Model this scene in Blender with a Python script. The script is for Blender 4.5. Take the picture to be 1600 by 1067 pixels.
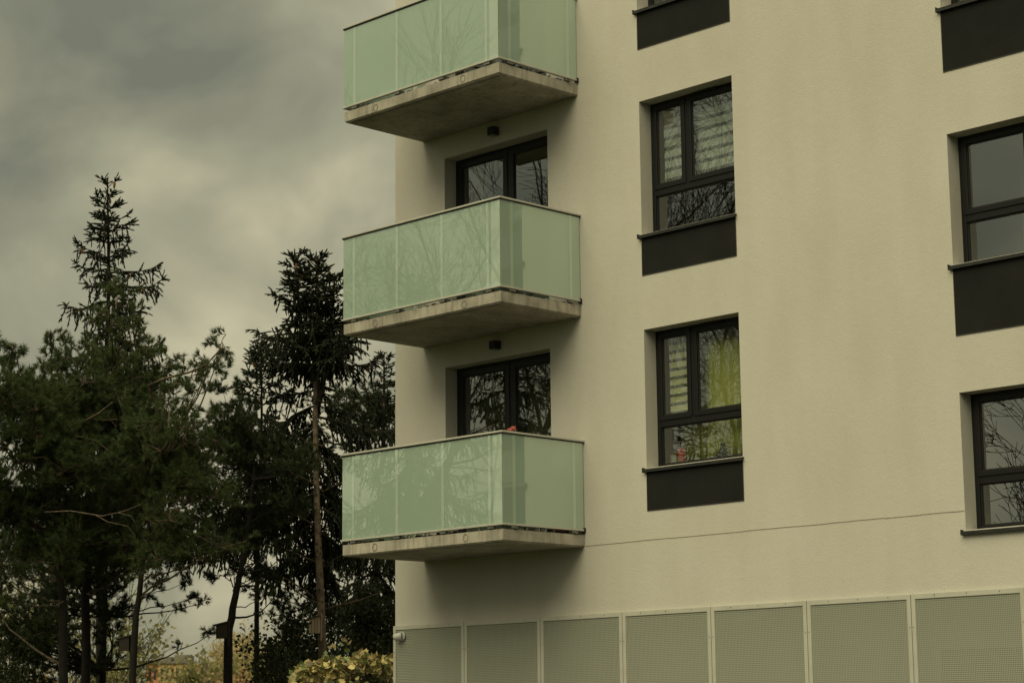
import bpy, math, random
import numpy as np
from mathutils import Vector, Matrix, Euler, noise as mnoise
S = bpy.context.scene
C = S.collection
for o in list(bpy.data.objects): bpy.data.objects.remove(o)

# ------------------------------------------------------------------ camera, sky, sun, exposure
CAMP = Vector((18.268, -18.971, -5.089)); YAW, PITCH, ROLL = -0.7922, 0.1812, -0.0101; FPX = 3288.9
GZ = -6.75                                   # ground level (balcony slab underside of the middle balcony is z=0)
fwd = Vector((math.sin(YAW)*math.cos(PITCH), math.cos(YAW)*math.cos(PITCH), math.sin(PITCH)))
rt0 = Vector((math.cos(YAW), -math.sin(YAW), 0)); up0 = rt0.cross(fwd)
RT = rt0*math.cos(ROLL) + up0*math.sin(ROLL); UP = -rt0*math.sin(ROLL) + up0*math.cos(ROLL)
cam = bpy.data.objects.new('camera', bpy.data.cameras.new('camera')); C.objects.link(cam)
cam.matrix_world = Matrix(((RT.x, UP.x, -fwd.x, CAMP.x), (RT.y, UP.y, -fwd.y, CAMP.y), (RT.z, UP.z, -fwd.z, CAMP.z), (0, 0, 0, 1)))
cam.data.sensor_width = 36; cam.data.lens = 36*FPX/1600
cam.data.clip_start = .1; cam.data.clip_end = 4000
cam.data.dof.use_dof = True; cam.data.dof.focus_distance = 26; cam.data.dof.aperture_fstop = 4.5
S.camera = cam

SUN_DIR = Vector((0.14, -0.66, 0.82)).normalized()        # towards the bright part of the cloud cover
SUN_EL = math.asin(SUN_DIR.z); SUN_ROT = math.atan2(SUN_DIR.x, SUN_DIR.y)
w = bpy.data.worlds.new('World'); S.world = w; w.use_nodes = True
nt = w.node_tree; nt.nodes.clear(); N = nt.nodes.new; Lk = nt.links.new
out = N('ShaderNodeOutputWorld'); mixs = N('ShaderNodeMixShader'); mixs.inputs[0].default_value = .93
bg1 = N('ShaderNodeBackground'); bg1.inputs[1].default_value = .05
sky = N('ShaderNodeTexSky'); sky.sky_type = 'NISHITA'; sky.sun_disc = False
sky.sun_elevation = SUN_EL; sky.sun_rotation = SUN_ROT; Lk(sky.outputs[0], bg1.inputs[0])
bg2 = N('ShaderNodeBackground'); bg2.inputs[1].default_value = .98
tc = N('ShaderNodeTexCoord')
mp = N('ShaderNodeMapping'); mp.inputs['Location'].default_value = (35.4024, 1.601, 9.5853); mp.inputs['Scale'].default_value = (1, 1, 1.25)
Lk(tc.outputs['Generated'], mp.inputs[0])
n1 = N('ShaderNodeTexNoise'); n1.inputs['Scale'].default_value = 9; n1.inputs['Detail'].default_value = 9; n1.inputs['Roughness'].default_value = .46; n1.inputs['Distortion'].default_value = .35
n2 = N('ShaderNodeTexNoise'); n2.inputs['Scale'].default_value = 3.0; n2.inputs['Detail'].default_value = 1
Lk(mp.outputs[0], n1.inputs[0]); Lk(mp.outputs[0], n2.inputs[0])
ad = N('ShaderNodeMath'); ad.operation = 'ADD'; Lk(n1.outputs[0], ad.inputs[0]); Lk(n2.outputs[0], ad.inputs[1])
rp = N('ShaderNodeValToRGB'); e = rp.color_ramp.elements
hf = N('ShaderNodeMath'); hf.operation = 'MULTIPLY'; hf.inputs[1].default_value = .5; Lk(ad.outputs[0], hf.inputs[0])
Lk(hf.outputs[0], rp.inputs[0])
e[0].position = .36; e[0].color = (.115, .118, .083, 1)
e[1].position = .62; e[1].color = (.46, .415, .27, 1)
m = rp.color_ramp.elements.new(.495); m.color = (.242, .232, .152, 1)
sp = N('ShaderNodeSeparateXYZ'); Lk(tc.outputs['Generated'], sp.inputs[0])
mr = N('ShaderNodeMapRange'); mr.inputs[1].default_value = 0; mr.inputs[2].default_value = 1; mr.inputs[3].default_value = .92; mr.inputs[4].default_value = 2.1
Lk(sp.outputs[2], mr.inputs[0])
vm = N('ShaderNodeVectorMath'); vm.operation = 'SCALE'; Lk(rp.outputs[0], vm.inputs[0]); Lk(mr.outputs[0], vm.inputs['Scale'])
Lk(vm.outputs[0], bg2.inputs[0]); Lk(bg1.outputs[0], mixs.inputs[1]); Lk(bg2.outputs[0], mixs.inputs[2]); Lk(mixs.outputs[0], out.inputs[0])

sun = bpy.data.objects.new('sun', bpy.data.lights.new('sun', 'SUN')); C.objects.link(sun)
sun.data.energy = 1.5; sun.data.angle = math.radians(58); sun.data.color = (1, .915, .565)
sun.rotation_euler = SUN_DIR.to_track_quat('Z', 'Y').to_euler(); sun.location = (0, -30, 30)
S.view_settings.view_transform = 'Standard'; S.view_settings.look = 'None'
S.view_settings.exposure = 0.41; S.view_settings.gamma = 1.0; S.view_settings.use_curve_mapping = False
S.render.engine = 'CYCLES'
S.cycles.max_bounces = 8; S.cycles.diffuse_bounces = 1; S.cycles.transparent_max_bounces = 24; S.cycles.caustics_refractive = False; S.cycles.caustics_reflective = False

def at(u, v, d):                             # a point of the place, d metres out along a line of sight
    return CAMP + d*(fwd + RT*((u-800)/FPX) - UP*((v-533.5)/FPX))

# ------------------------------------------------------------------ materials
def mat(name, base, rough=.7, metal=0, noise=None, bump=0, bscale=60, spec=.5, streak=False, ds=0, randisl=None, objrand=0):
    m = bpy.data.materials.new(name); m.use_nodes = True; t = m.node_tree; b = t.nodes['Principled BSDF']
    n = t.nodes.new; l = t.links.new
    b.inputs['Roughness'].default_value = rough; b.inputs['Metallic'].default_value = metal; b.inputs['Specular IOR Level'].default_value = spec
    b.inputs['Base Color'].default_value = (*base, 1)
    tc = n('ShaderNodeTexCoord')
    last = None
    if noise:
        c2, sc, lo, hi = noise
        nz = n('ShaderNodeTexNoise'); nz.inputs['Scale'].default_value = sc; nz.inputs['Detail'].default_value = 6; nz.inputs['Roughness'].default_value = .6
        if streak:
            mp = n('ShaderNodeMapping'); mp.inputs['Scale'].default_value = (1, 1, .12); l(tc.outputs['Object'], mp.inputs[0]); l(mp.outputs[0], nz.inputs[0])
        else: l(tc.outputs['Object'], nz.inputs[0])
        r = n('ShaderNodeValToRGB'); r.color_ramp.elements[0].position = lo; r.color_ramp.elements[1].position = hi
        r.color_ramp.elements[0].color = (*base, 1); r.color_ramp.elements[1].color = (*c2, 1)
        l(nz.outputs[0], r.inputs[0]); last = r.outputs[0]
    if randisl:
        g = n('ShaderNodeNewGeometry'); mx = n('ShaderNodeMix'); mx.data_type = 'RGBA'
        mx.inputs[6].default_value = (*base, 1)
        if last: l(last, mx.inputs[6])
        r2 = n('ShaderNodeValToRGB'); r2.color_ramp.elements[0].position = .35; r2.color_ramp.elements[0].color = (0, 0, 0, 1)
        l(g.outputs['Random Per Island'], r2.inputs[0]); l(r2.outputs[0], mx.inputs[0]); mx.inputs[7].default_value = (*randisl, 1); last = mx.outputs[2]
    if objrand:
        oi = n('ShaderNodeObjectInfo'); hs = n('ShaderNodeHueSaturation'); mm = n('ShaderNodeMapRange'); mm.inputs[3].default_value = 1-objrand; mm.inputs[4].default_value = 1+objrand
        l(oi.outputs['Random'], mm.inputs[0]); l(mm.outputs[0], hs.inputs['Value'])
        if last: l(last, hs.inputs['Color'])
        else: hs.inputs['Color'].default_value = (*base, 1)
        last = hs.outputs[0]
    if last: l(last, b.inputs['Base Color'])
    if bump:
        nb = n('ShaderNodeTexNoise'); nb.inputs['Scale'].default_value = bscale; nb.inputs['Detail'].default_value = 4
        l(tc.outputs['Object'], nb.inputs[0]); bp = n('ShaderNodeBump'); bp.inputs['Strength'].default_value = bump; bp.inputs['Distance'].default_value = .004
        l(nb.outputs[0], bp.inputs['Height']); l(bp.outputs[0], b.inputs['Normal'])
    return m

def plaster():
    m = bpy.data.materials.new('render_plaster'); m.use_nodes = True; t = m.node_tree; b = t.nodes['Principled BSDF']; n = t.nodes.new; l = t.links.new
    tc = n('ShaderNodeTexCoord'); b.inputs['Roughness'].default_value = .92; b.inputs['Specular IOR Level'].default_value = .2
    a = n('ShaderNodeTexNoise'); a.inputs['Scale'].default_value = .55; a.inputs['Detail'].default_value = 5; a.inputs['Roughness'].default_value = .55
    mp = n('ShaderNodeMapping'); mp.inputs['Scale'].default_value = (1, 1, .22)
    s = n('ShaderNodeTexNoise'); s.inputs['Scale'].default_value = 2.6; s.inputs['Detail'].default_value = 6
    g = n('ShaderNodeTexNoise'); g.inputs['Scale'].default_value = 55; g.inputs['Detail'].default_value = 3
    l(tc.outputs['Object'], a.inputs[0]); l(tc.outputs['Object'], mp.inputs[0]); l(mp.outputs[0], s.inputs[0]); l(tc.outputs['Object'], g.inputs[0])
    r = n('ShaderNodeValToRGB'); r.color_ramp.elements[0].position = .3; r.color_ramp.elements[0].color = (.66, .625, .57, 1)
    r.color_ramp.elements[1].position = .7; r.color_ramp.elements[1].color = (.71, .68, .63, 1); l(a.outputs[0], r.inputs[0])
    r2 = n('ShaderNodeValToRGB'); r2.color_ramp.elements[0].position = .35; r2.color_ramp.elements[0].color = (.955, .95, .94, 1); r2.color_ramp.elements[1].position = .6; r2.color_ramp.elements[1].color = (1, 1, 1, 1); l(s.outputs[0], r2.inputs[0])
    r3 = n('ShaderNodeValToRGB'); r3.color_ramp.elements[0].position = .38; r3.color_ramp.elements[0].color = (.94, .94, .93, 1); r3.color_ramp.elements[1].position = .55; r3.color_ramp.elements[1].color = (1, 1, 1, 1); l(g.outputs[0], r3.inputs[0])
    x = n('ShaderNodeMix'); x.data_type = 'RGBA'; x.blend_type = 'MULTIPLY'; x.inputs[0].default_value = 1; l(r.outputs[0], x.inputs[6]); l(r2.outputs[0], x.inputs[7])
    y = n('ShaderNodeMix'); y.data_type = 'RGBA'; y.blend_type = 'MULTIPLY'; y.inputs[0].default_value = 1; l(x.outputs[2], y.inputs[6]); l(r3.outputs[0], y.inputs[7])
    l(y.outputs[2], b.inputs['Base Color'])
    v = n('ShaderNodeTexVoronoi'); v.inputs['Scale'].default_value = 90; l(tc.outputs['Object'], v.inputs[0])
    bp = n('ShaderNodeBump'); bp.inputs['Strength'].default_value = .38; bp.inputs['Distance'].default_value = .004; l(v.outputs['Distance'], bp.inputs['Height'])
    b2 = n('ShaderNodeBump'); b2.inputs['Strength'].default_value = .25; b2.inputs['Distance'].default_value = .01
    g2 = n('ShaderNodeTexNoise'); g2.inputs['Scale'].default_value = 9; g2.inputs['Detail'].default_value = 2; l(tc.outputs['Object'], g2.inputs[0]); l(g2.outputs[0], b2.inputs['Height']); l(bp.outputs[0], b2.inputs['Normal'])
    l(b2.outputs[0], b.inputs['Normal']); return m

def concrete():
    m = bpy.data.materials.new('cast_concrete'); m.use_nodes = True; t = m.node_tree; b = t.nodes['Principled BSDF']; n = t.nodes.new; l = t.links.new
    tc = n('ShaderNodeTexCoord'); b.inputs['Roughness'].default_value = .85
    mp = n('ShaderNodeMapping'); mp.inputs['Scale'].default_value = (1, 1, .1); l(tc.outputs['Object'], mp.inputs[0])
    s = n('ShaderNodeTexNoise'); s.inputs['Scale'].default_value = 16; s.inputs['Detail'].default_value = 7; s.inputs['Roughness'].default_value = .65; l(mp.outputs[0], s.inputs[0])
    a = n('ShaderNodeTexNoise'); a.inputs['Scale'].default_value = 2.2; a.inputs['Detail'].default_value = 7; a.inputs['Roughness'].default_value = .62; l(tc.outputs['Object'], a.inputs[0])
    r = n('ShaderNodeValToRGB'); r.color_ramp.elements[0].position = .34; r.color_ramp.elements[0].color = (.31, .285, .245, 1); r.color_ramp.elements[1].position = .66; r.color_ramp.elements[1].color = (.55, .51, .445, 1); l(a.outputs[0], r.inputs[0])
    r2 = n('ShaderNodeValToRGB'); r2.color_ramp.elements[0].position = .36; r2.color_ramp.elements[0].color = (.70, .68, .64, 1); r2.color_ramp.elements[1].position = .52; r2.color_ramp.elements[1].color = (1, 1, 1, 1); l(s.outputs[0], r2.inputs[0])
    x = n('ShaderNodeMix'); x.data_type = 'RGBA'; x.blend_type = 'MULTIPLY'; x.inputs[0].default_value = 1; l(r.outputs[0], x.inputs[6]); l(r2.outputs[0], x.inputs[7])
    l(x.outputs[2], b.inputs['Base Color'])
    bp = n('ShaderNodeBump'); bp.inputs['Strength'].default_value = .4; bp.inputs['Distance'].default_value = .006; l(a.outputs[0], bp.inputs['Height']); l(bp.outputs[0], b.inputs['Normal'])
    return m

def milk_glass(nm='opal_green_glass', lift=0):
    m = bpy.data.materials.new(nm); m.use_nodes = True; t = m.node_tree; t.nodes.clear(); n = t.nodes.new; l = t.links.new
    o = n('ShaderNodeOutputMaterial')
    tr = n('ShaderNodeBsdfTranslucent'); tr.inputs[0].default_value = (.70, .84, .73, 1)
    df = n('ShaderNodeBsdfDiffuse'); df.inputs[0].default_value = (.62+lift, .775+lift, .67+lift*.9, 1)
    rf = n('ShaderNodeBsdfTransparent'); rf.inputs[0].default_value = (.87, .93, .86, 1)
    m1 = n('ShaderNodeMixShader'); m1.inputs[0].default_value = .72; l(tr.outputs[0], m1.inputs[1]); l(df.outputs[0], m1.inputs[2])
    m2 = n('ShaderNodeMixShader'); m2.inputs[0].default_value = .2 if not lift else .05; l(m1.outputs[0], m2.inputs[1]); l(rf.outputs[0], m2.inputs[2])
    fr = n('ShaderNodeFresnel'); fr.inputs[0].default_value = 2.75
    gl = n('ShaderNodeBsdfGlossy'); gl.inputs['Roughness'].default_value = .0; gl.inputs[0].default_value = (.95, 1, .97, 1)
    gg = n('ShaderNodeNewGeometry'); iv = n('ShaderNodeMath'); iv.operation = 'SUBTRACT'; iv.inputs[0].default_value = 1; l(gg.outputs['Backfacing'], iv.inputs[1])
    ff = n('ShaderNodeMath'); ff.operation = 'MULTIPLY'; l(fr.outputs[0], ff.inputs[0]); l(iv.outputs[0], ff.inputs[1])
    m3 = n('ShaderNodeMixShader'); l(ff.outputs[0], m3.inputs[0]); l(m2.outputs[0], m3.inputs[1]); l(gl.outputs[0], m3.inputs[2]); l(m3.outputs[0], o.inputs[0])
    tc = n('ShaderNodeTexCoord'); nz = n('ShaderNodeTexNoise'); nz.inputs['Scale'].default_value = 1.1; l(tc.outputs['Object'], nz.inputs[0])
    bp = n('ShaderNodeBump'); bp.inputs['Strength'].default_value = .02; bp.inputs['Distance'].default_value = .004; l(nz.outputs[0], bp.inputs['Height']); l(bp.outputs[0], gl.inputs['Normal'])
    return m

def clear_glass():
    m = bpy.data.materials.new('window_glass'); m.use_nodes = True; t = m.node_tree; t.nodes.clear(); n = t.nodes.new; l = t.links.new
    o = n('ShaderNodeOutputMaterial'); tr = n('ShaderNodeBsdfTransparent'); tr.inputs[0].default_value = (.93, .95, .93, 1)
    gl = n('ShaderNodeBsdfGlossy'); gl.inputs['Roughness'].default_value = 0; gl.inputs[0].default_value = (.95, 1, 1, 1)
    fr = n('ShaderNodeFresnel'); fr.inputs[0].default_value = 3.2
    tc = n('ShaderNodeTexCoord'); nz = n('ShaderNodeTexNoise'); nz.inputs['Scale'].default_value = 1.6; l(tc.outputs['Object'], nz.inputs[0])
    bp = n('ShaderNodeBump'); bp.inputs['Strength'].default_value = .02; bp.inputs['Distance'].default_value = .004; l(nz.outputs[0], bp.inputs['Height']); l(bp.outputs[0], gl.inputs['Normal'])
    gg = n('ShaderNodeNewGeometry'); iv = n('ShaderNodeMath'); iv.operation = 'SUBTRACT'; iv.inputs[0].default_value = 1; l(gg.outputs['Backfacing'], iv.inputs[1])
    ff = n('ShaderNodeMath'); ff.operation = 'MULTIPLY'; l(fr.outputs[0], ff.inputs[0]); l(iv.outputs[0], ff.inputs[1])
    mx = n('ShaderNodeMixShader'); l(ff.outputs[0], mx.inputs[0]); l(tr.outputs[0], mx.inputs[1]); l(gl.outputs[0], mx.inputs[2]); l(mx.outputs[0], o.inputs[0]); return m

def perforated():
    m = bpy.data.materials.new('perforated_sheet'); m.use_nodes = True; t = m.node_tree; b = t.nodes['Principled BSDF']; n = t.nodes.new; l = t.links.new
    o = t.nodes['Material Output']; b.inputs['Base Color'].default_value = (.44, .455, .38, 1); b.inputs['Roughness'].default_value = .45
    tc = n('ShaderNodeTexCoord'); sp = n('ShaderNodeSeparateXYZ'); l(tc.outputs['Object'], sp.inputs[0])
    def tri(sock):
        a = n('ShaderNodeMath'); a.operation = 'MULTIPLY'; a.inputs[1].default_value = 1/.021; l(sock, a.inputs[0])
        f = n('ShaderNodeMath'); f.operation = 'FRACT'; l(a.outputs[0], f.inputs[0])
        s = n('ShaderNodeMath'); s.operation = 'SUBTRACT'; s.inputs[1].default_value = .5; l(f.outputs[0], s.inputs[0])
        p = n('ShaderNodeMath'); p.operation = 'POWER'; p.inputs[1].default_value = 2; l(s.outputs[0], p.inputs[0]); return p.outputs[0]
    ad = n('ShaderNodeMath'); ad.operation = 'ADD'; l(tri(sp.outputs[0]), ad.inputs[0]); l(tri(sp.outputs[2]), ad.inputs[1])
    lt = n('ShaderNodeMath'); lt.operation = 'LESS_THAN'; lt.inputs[1].default_value = .31**2; l(ad.outputs[0], lt.inputs[0])
    tr = n('ShaderNodeBsdfTransparent'); mx = n('ShaderNodeMixShader'); l(lt.outputs[0], mx.inputs[0]); l(b.outputs[0], mx.inputs[1]); l(tr.outputs[0], mx.inputs[2]); l(mx.outputs[0], o.inputs[0])
    return m

def leafm(name, base, isl, trans=.3, noise=None, objrand=0, rough=.6):
    m = mat(name, base, rough, randisl=isl, noise=noise, spec=.25, objrand=objrand); t = m.node_tree; b = t.nodes['Principled BSDF']; o = t.nodes['Material Output']
    tr = t.nodes.new('ShaderNodeBsdfTranslucent'); src = b.inputs['Base Color'].links[0].from_socket; t.links.new(src, tr.inputs[0])
    mx = t.nodes.new('ShaderNodeMixShader'); mx.inputs[0].default_value = trans; t.links.new(b.outputs[0], mx.inputs[1]); t.links.new(tr.outputs[0], mx.inputs[2]); t.links.new(mx.outputs[0], o.inputs[0]); return m

M = dict(
    plaster=plaster(), concrete=concrete(), opal=milk_glass(), opal_lit=milk_glass('opal_painted_light', .10), glass=clear_glass(), perf=perforated(),  # second opal is lightened to paint the bright bands onto the glass
    frame=mat('anthracite_frame', (.012, .013, .014), .42, spec=.3, bump=.1, bscale=200),
    gasket=mat('black_gasket', (.010, .010, .010), .6),
    sill=mat('anthracite_sheet', (.014, .015, .015), .55, metal=.0, noise=((.030, .030, .028), 6, .4, .7)),
    darkp=mat('dark_plaster', (.019, .0195, .019), .95, noise=((.026, .0265, .025), 1.5, .35, .7), bump=.6, bscale=140, spec=.15),
    alu=mat('light_painted_aluminium', (.56, .55, .50), .38, noise=((.44, .43, .38), 5, .5, .8)),
    post=mat('white_painted_post', (.78, .80, .76), .5),
    steel=mat('galvanised_steel', (.34, .34, .32), .45, metal=.7, noise=((.15, .14, .13), 14, .45, .7)),
    black=mat('black_lamp_paint', (.010, .010, .011), .45),
    rubber=mat('black_rubber', (.008, .008, .008), .7),
    screenf=mat('cream_screen_frame', (.60, .59, .53), .42, noise=((.52, .505, .44), 3, .45, .75)),
    screenback=mat('garage_wall', (.30, .295, .26), .9, noise=((.22, .215, .19), 1.2, .4, .7)),
    membrane=mat('dark_floor_membrane', (.10, .10, .095), .8, noise=((.22, .21, .19), 30, .45, .6)),
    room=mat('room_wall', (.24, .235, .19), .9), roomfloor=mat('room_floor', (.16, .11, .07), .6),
    blindl=mat('cream_blind_fabric', (.70, .68, .38), .9), blindg=mat('grey_blind_fabric', (.52, .56, .50), .9), blindnet=mat('sheer_blind_fabric', (.12, .12, .07), .9), blindnet2=mat('sheer_grey_blind_fabric', (.17, .18, .155), .9),
    curt=mat('olive_curtain', (.60, .61, .19), .9), curtd=mat('dark_olive_curtain', (.12, .12, .055), .9), curtw=mat('white_net_curtain', (.32, .33, .30), .9),
    red=mat('red_plastic', (.42, .06, .045), .5), wood=mat('pale_wood', (.42, .28, .14), .6), orn=mat('dark_ornament', (.05, .05, .035), .4),
    petal=leafm('coral_petal', (.88, .30, .24), (.92, .44, .36), .35), terra=mat('brown_pot', (.22, .09, .05), .7), stem=mat('green_stem', (.06, .11, .03), .6),
    white=mat('white_camera_housing', (.62, .61, .58), .4),
    bark=mat('spruce_bark', (.26, .20, .15), .9, noise=((.12, .09, .065), 9, .42, .62), bump=1, bscale=25),
    pbark=mat('pine_bark', (.016, .012, .009), .9, noise=((.007, .0055, .0045), 8, .4, .6), bump=1, bscale=20),
    plimb=mat('pine_limb_bark', (.15, .11, .075), .85, noise=((.04, .028, .02), 12, .4, .65)),
    spr=leafm('spruce_needles', (.017, .024, .012), (.034, .046, .019), .2, rough=.55),
    pin=leafm('pine_needles', (.050, .080, .030), (.11, .15, .055), .35, noise=((.075, .095, .032), 1.2, .4, .65)),
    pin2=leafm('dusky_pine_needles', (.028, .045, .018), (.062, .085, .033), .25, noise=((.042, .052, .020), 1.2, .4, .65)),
    cone=mat('brown_cone', (.20, .085, .035), .7, bump=1, bscale=80),
    bare=mat('bare_branch_bark', (.035, .028, .02), .9), birch=mat('pale_far_bark', (.30, .27, .20), .9),
    dleaf=leafm('dark_green_leaf', (.020, .030, .011), (.045, .055, .018), .3), 
    aut=leafm('hazed_yellow_autumn_leaf', (.52, .41, .20), (.62, .50, .27), .4, noise=((.38, .32, .17), .5, .4, .6)),  # autumn yellow-brown, its pale tone also standing in for distance haze
    aut2=leafm('olive_autumn_leaf', (.27, .27, .11), (.38, .34, .14), .4, noise=((.19, .20, .08), .5, .4, .6)),
    aut3=leafm('rust_autumn_leaf', (.42, .28, .14), (.50, .37, .19), .4),
    yl=mat('yellowing_leaf', (.66, .55, .23), .6, noise=((.46, .39, .16), 9, .5, .75), objrand=.45),
    gl=mat('green_bush_leaf', (.22, .28, .11), .6, noise=((.36, .33, .12), 9, .5, .8), objrand=.4),
    brl=mat('brown_curled_leaf', (.34, .25, .13), .7, noise=((.10, .065, .03), 9, .5, .8), objrand=.45),
    box_shaded=mat('shaded_box_wood', (.035, .027, .02), .9), boxw=mat('weathered_box_wood', (.42, .33, .25), .85, noise=((.28, .215, .16), 6, .4, .7), streak=True), boxr=mat('box_roof_felt', (.06, .05, .04), .9),  # the dark box wood has the shade under the trees put into its colour
    grass=mat('lawn', (.035, .048, .016), .95, noise=((.06, .058, .024), 1.5, .4, .65)), pave=mat('grey_paving', (.062, .06, .055), .9, noise=((.045, .044, .04), 4, .4, .7)),
    salmon=mat('salmon_facade', (.62, .24, .14), .9), ochre=mat('ochre_facade', (.58, .40, .17), .9), farroof=mat('far_roof', (.22, .20, .16), .9), farwin=mat('far_window', (.05, .05, .045), .3),
    roofm=mat('roof_felt', (.12, .12, .115), .9),
    soil=mat('soil', (.05, .035, .025), .95), rackm=mat('rack_steel', (.55, .55, .52), .35, metal=.6),
)

# ------------------------------------------------------------------ mesh helpers
def link(name, me, parent=None):
    o = bpy.data.objects.new(name, me); C.objects.link(o)
    if parent is not None: o.parent = parent; o.location = -wl(parent)
    return o
def wl(p):
    v = Vector((0, 0, 0))
    while p is not None: v += p.location; p = p.parent
    return v
def tag(o, label, cat, group=None, kind=None):
    o['label'] = label; o['category'] = cat
    if group: o['group'] = group
    if kind: o['kind'] = kind
    return o
def empty(name, loc, label, cat, group=None):
    o = bpy.data.objects.new(name, None); C.objects.link(o); o.location = loc; o.empty_display_size = .2
    return tag(o, label, cat, group)

class MB:
    """collects geometry in world coordinates, links it as ONE object"""
    def __init__(s): s.v = []; s.f = []; s.m = []; s.sm = []
    def add(s, vs, fs, mi=0, smooth=False):
        b = len(s.v); s.v += [tuple(p) for p in vs]
        for f in fs: s.f.append([b+i for i in f]); s.m.append(mi); s.sm.append(smooth)
    def box(s, x0, x1, y0, y1, z0, z1, mi=0):
        s.add([(x0, y0, z0), (x1, y0, z0), (x1, y1, z0), (x0, y1, z0), (x0, y0, z1), (x1, y0, z1), (x1, y1, z1), (x0, y1, z1)],
              [(0, 3, 2, 1), (4, 5, 6, 7), (0, 1, 5, 4), (1, 2, 6, 5), (2, 3, 7, 6), (3, 0, 4, 7)], mi)
    def tube(s, pts, rad, seg=8, mi=0, cap=True):
        pts = [Vector(p) for p in pts]; n = len(pts)
        if not hasattr(rad, '__len__'): rad = [rad]*n
        ref = Vector((0.31, .2, .93)); rings = []
        for i, p in enumerate(pts):
            t = (pts[min(i+1, n-1)]-pts[max(i-1, 0)]).normalized()
            if abs(t.dot(ref)) > .97: ref = Vector((1, 0, 0))
            a = t.cross(ref).normalized(); b = t.cross(a)
            rings.append([p+(a*math.cos(2*math.pi*k/seg)+b*math.sin(2*math.pi*k/seg))*rad[i] for k in range(seg)])
        vs = [q for r in rings for q in r]; fs = []
        for i in range(n-1):
            for k in range(seg):
                fs.append((i*seg+k, i*seg+(k+1) % seg, (i+1)*seg+(k+1) % seg, (i+1)*seg+k))
        s.add(vs, fs, mi, True)
        if cap: s.add(rings[0], [tuple(range(seg))], mi); s.add(rings[-1], [tuple(range(seg))[::-1]], mi)
    def build(s, name, mats, parent=None, bevel=0):
        me = bpy.data.meshes.new(name); me.from_pydata(s.v, [], s.f)
        mats = mats if isinstance(mats, (list, tuple)) else [mats]
        for m in mats: me.materials.append(m)
        me.polygons.foreach_set('material_index', s.m); me.polygons.foreach_set('use_smooth', s.sm); me.update()
        o = link(name, me, parent)
        if bevel:
            b = o.modifiers.new('bevel', 'BEVEL'); b.width = bevel; b.segments = 2; b.limit_method = 'ANGLE'; b.angle_limit = .6
        return o
def box(name, dims, mt, parent=None, bevel=0):
    m = MB(); m.box(*dims); return m.build(name, mt, parent, bevel)

def tris(name, V, F, mats, parent=None, mi=None, smooth=False):
    me = bpy.data.meshes.new(name); nv, nf = len(V), len(F)
    me.vertices.add(nv); me.vertices.foreach_set('co', np.ascontiguousarray(V, dtype=np.float32).ravel())
    me.loops.add(nf*3); me.loops.foreach_set('vertex_index', np.ascontiguousarray(F, dtype=np.int32).ravel())
    me.polygons.add(nf); me.polygons.foreach_set('loop_start', np.arange(nf, dtype=np.int32)*3)
    for m in (mats if isinstance(mats, (list, tuple)) else [mats]): me.materials.append(m)
    if mi is not None: me.polygons.foreach_set('material_index', mi)
    me.update(calc_edges=True); me.validate()
    return link(name, me, parent)
def scatter(tmpl, P, D, Sc, rng, wid=None):
    """copies of a template (list of variants, axis +Z) at points P along directions D, scale Sc -> V, F"""
    P = np.array(P, float); D = np.array(D, float); Sc = np.array(Sc, float); n = len(P)
    D /= np.linalg.norm(D, axis=1)[:, None]+1e-9
    ref = rng.normal(size=(n, 3)); A = np.cross(D, ref); A /= np.linalg.norm(A, axis=1)[:, None]+1e-9; B = np.cross(D, A)
    W = Sc if wid is None else np.array(wid, float)
    Vs = []; Fs = []; base = 0; ch = rng.integers(0, len(tmpl), n)
    for k, (tv, tf) in enumerate(tmpl):
        I = np.where(ch == k)[0]
        if not len(I): continue
        v = (P[I][:, None, :] + tv[None, :, 0:1]*A[I][:, None, :]*W[I][:, None, None] + tv[None, :, 1:2]*B[I][:, None, :]*W[I][:, None, None] + tv[None, :, 2:3]*D[I][:, None, :]*Sc[I][:, None, None]).reshape(-1, 3)
        f = (tf[None]+(np.arange(len(I))*len(tv))[:, None, None]).reshape(-1, 3)+base
        Vs.append(v); Fs.append(f); base += len(v)
    return np.concatenate(Vs), np.concatenate(Fs)

# ------------------------------------------------------------------ ground
gm = MB(); R0 = 1500
g = 24
gx = [-R0, -300, -120, -60, -30, -10, 0, 10, 30, 60, 120, 300, R0]
gm.add([(x, y, GZ) for y in gx for x in gx], [(j*13+i, j*13+i+1, (j+1)*13+i+1, (j+1)*13+i) for j in range(12) for i in range(12)])
o = gm.build('ground', M['grass']); o['kind'] = 'structure'
o = box('pavement', (-6, 26, -4.2, 0.6, GZ-.2, GZ+.06), M['pave']); o['kind'] = 'structure'

# ------------------------------------------------------------------ apartment building
XC, XR, YB, ZT = -3.262, 20.0, 11.0, 9.2
bld = empty('apartment_building', (XC, 0, GZ), 'cream rendered apartment block with dark window panels and green glass balconies', 'building')
FY = .21                                                     # how deep the frames sit in the wall
Z_SC = -3.745                                                # underside of the rendered wall, top of the screens' backing
C1 = (1.342, 2.838); C2 = (5.82, 7.31)
wins = []                                                     # x0,x1,z0,z1, panel bottom, kind
for k in (1, 0, -1): wins.append((C1[0], C1[1], .885+k*2.9, 2.588+k*2.9, .366+k*2.9, 'narrow_left'))
wins.append((C2[0], C2[1], 2.665, 4.12, 1.925, 'wide_left'))
wins.append((C2[0], C2[1], -.235, 1.221, -1.012, 'wide_left'))
wins.append((C2[0], C2[1], -3.09, -1.628, None, 'wide_left'))
doors = [(-2.245, -.27, .17+k*2.9, 2.577+k*2.9) for k in (1, 0, -1)]
openings = [w_[:4] for w_ in wins]+doors
fw = MB()
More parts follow.
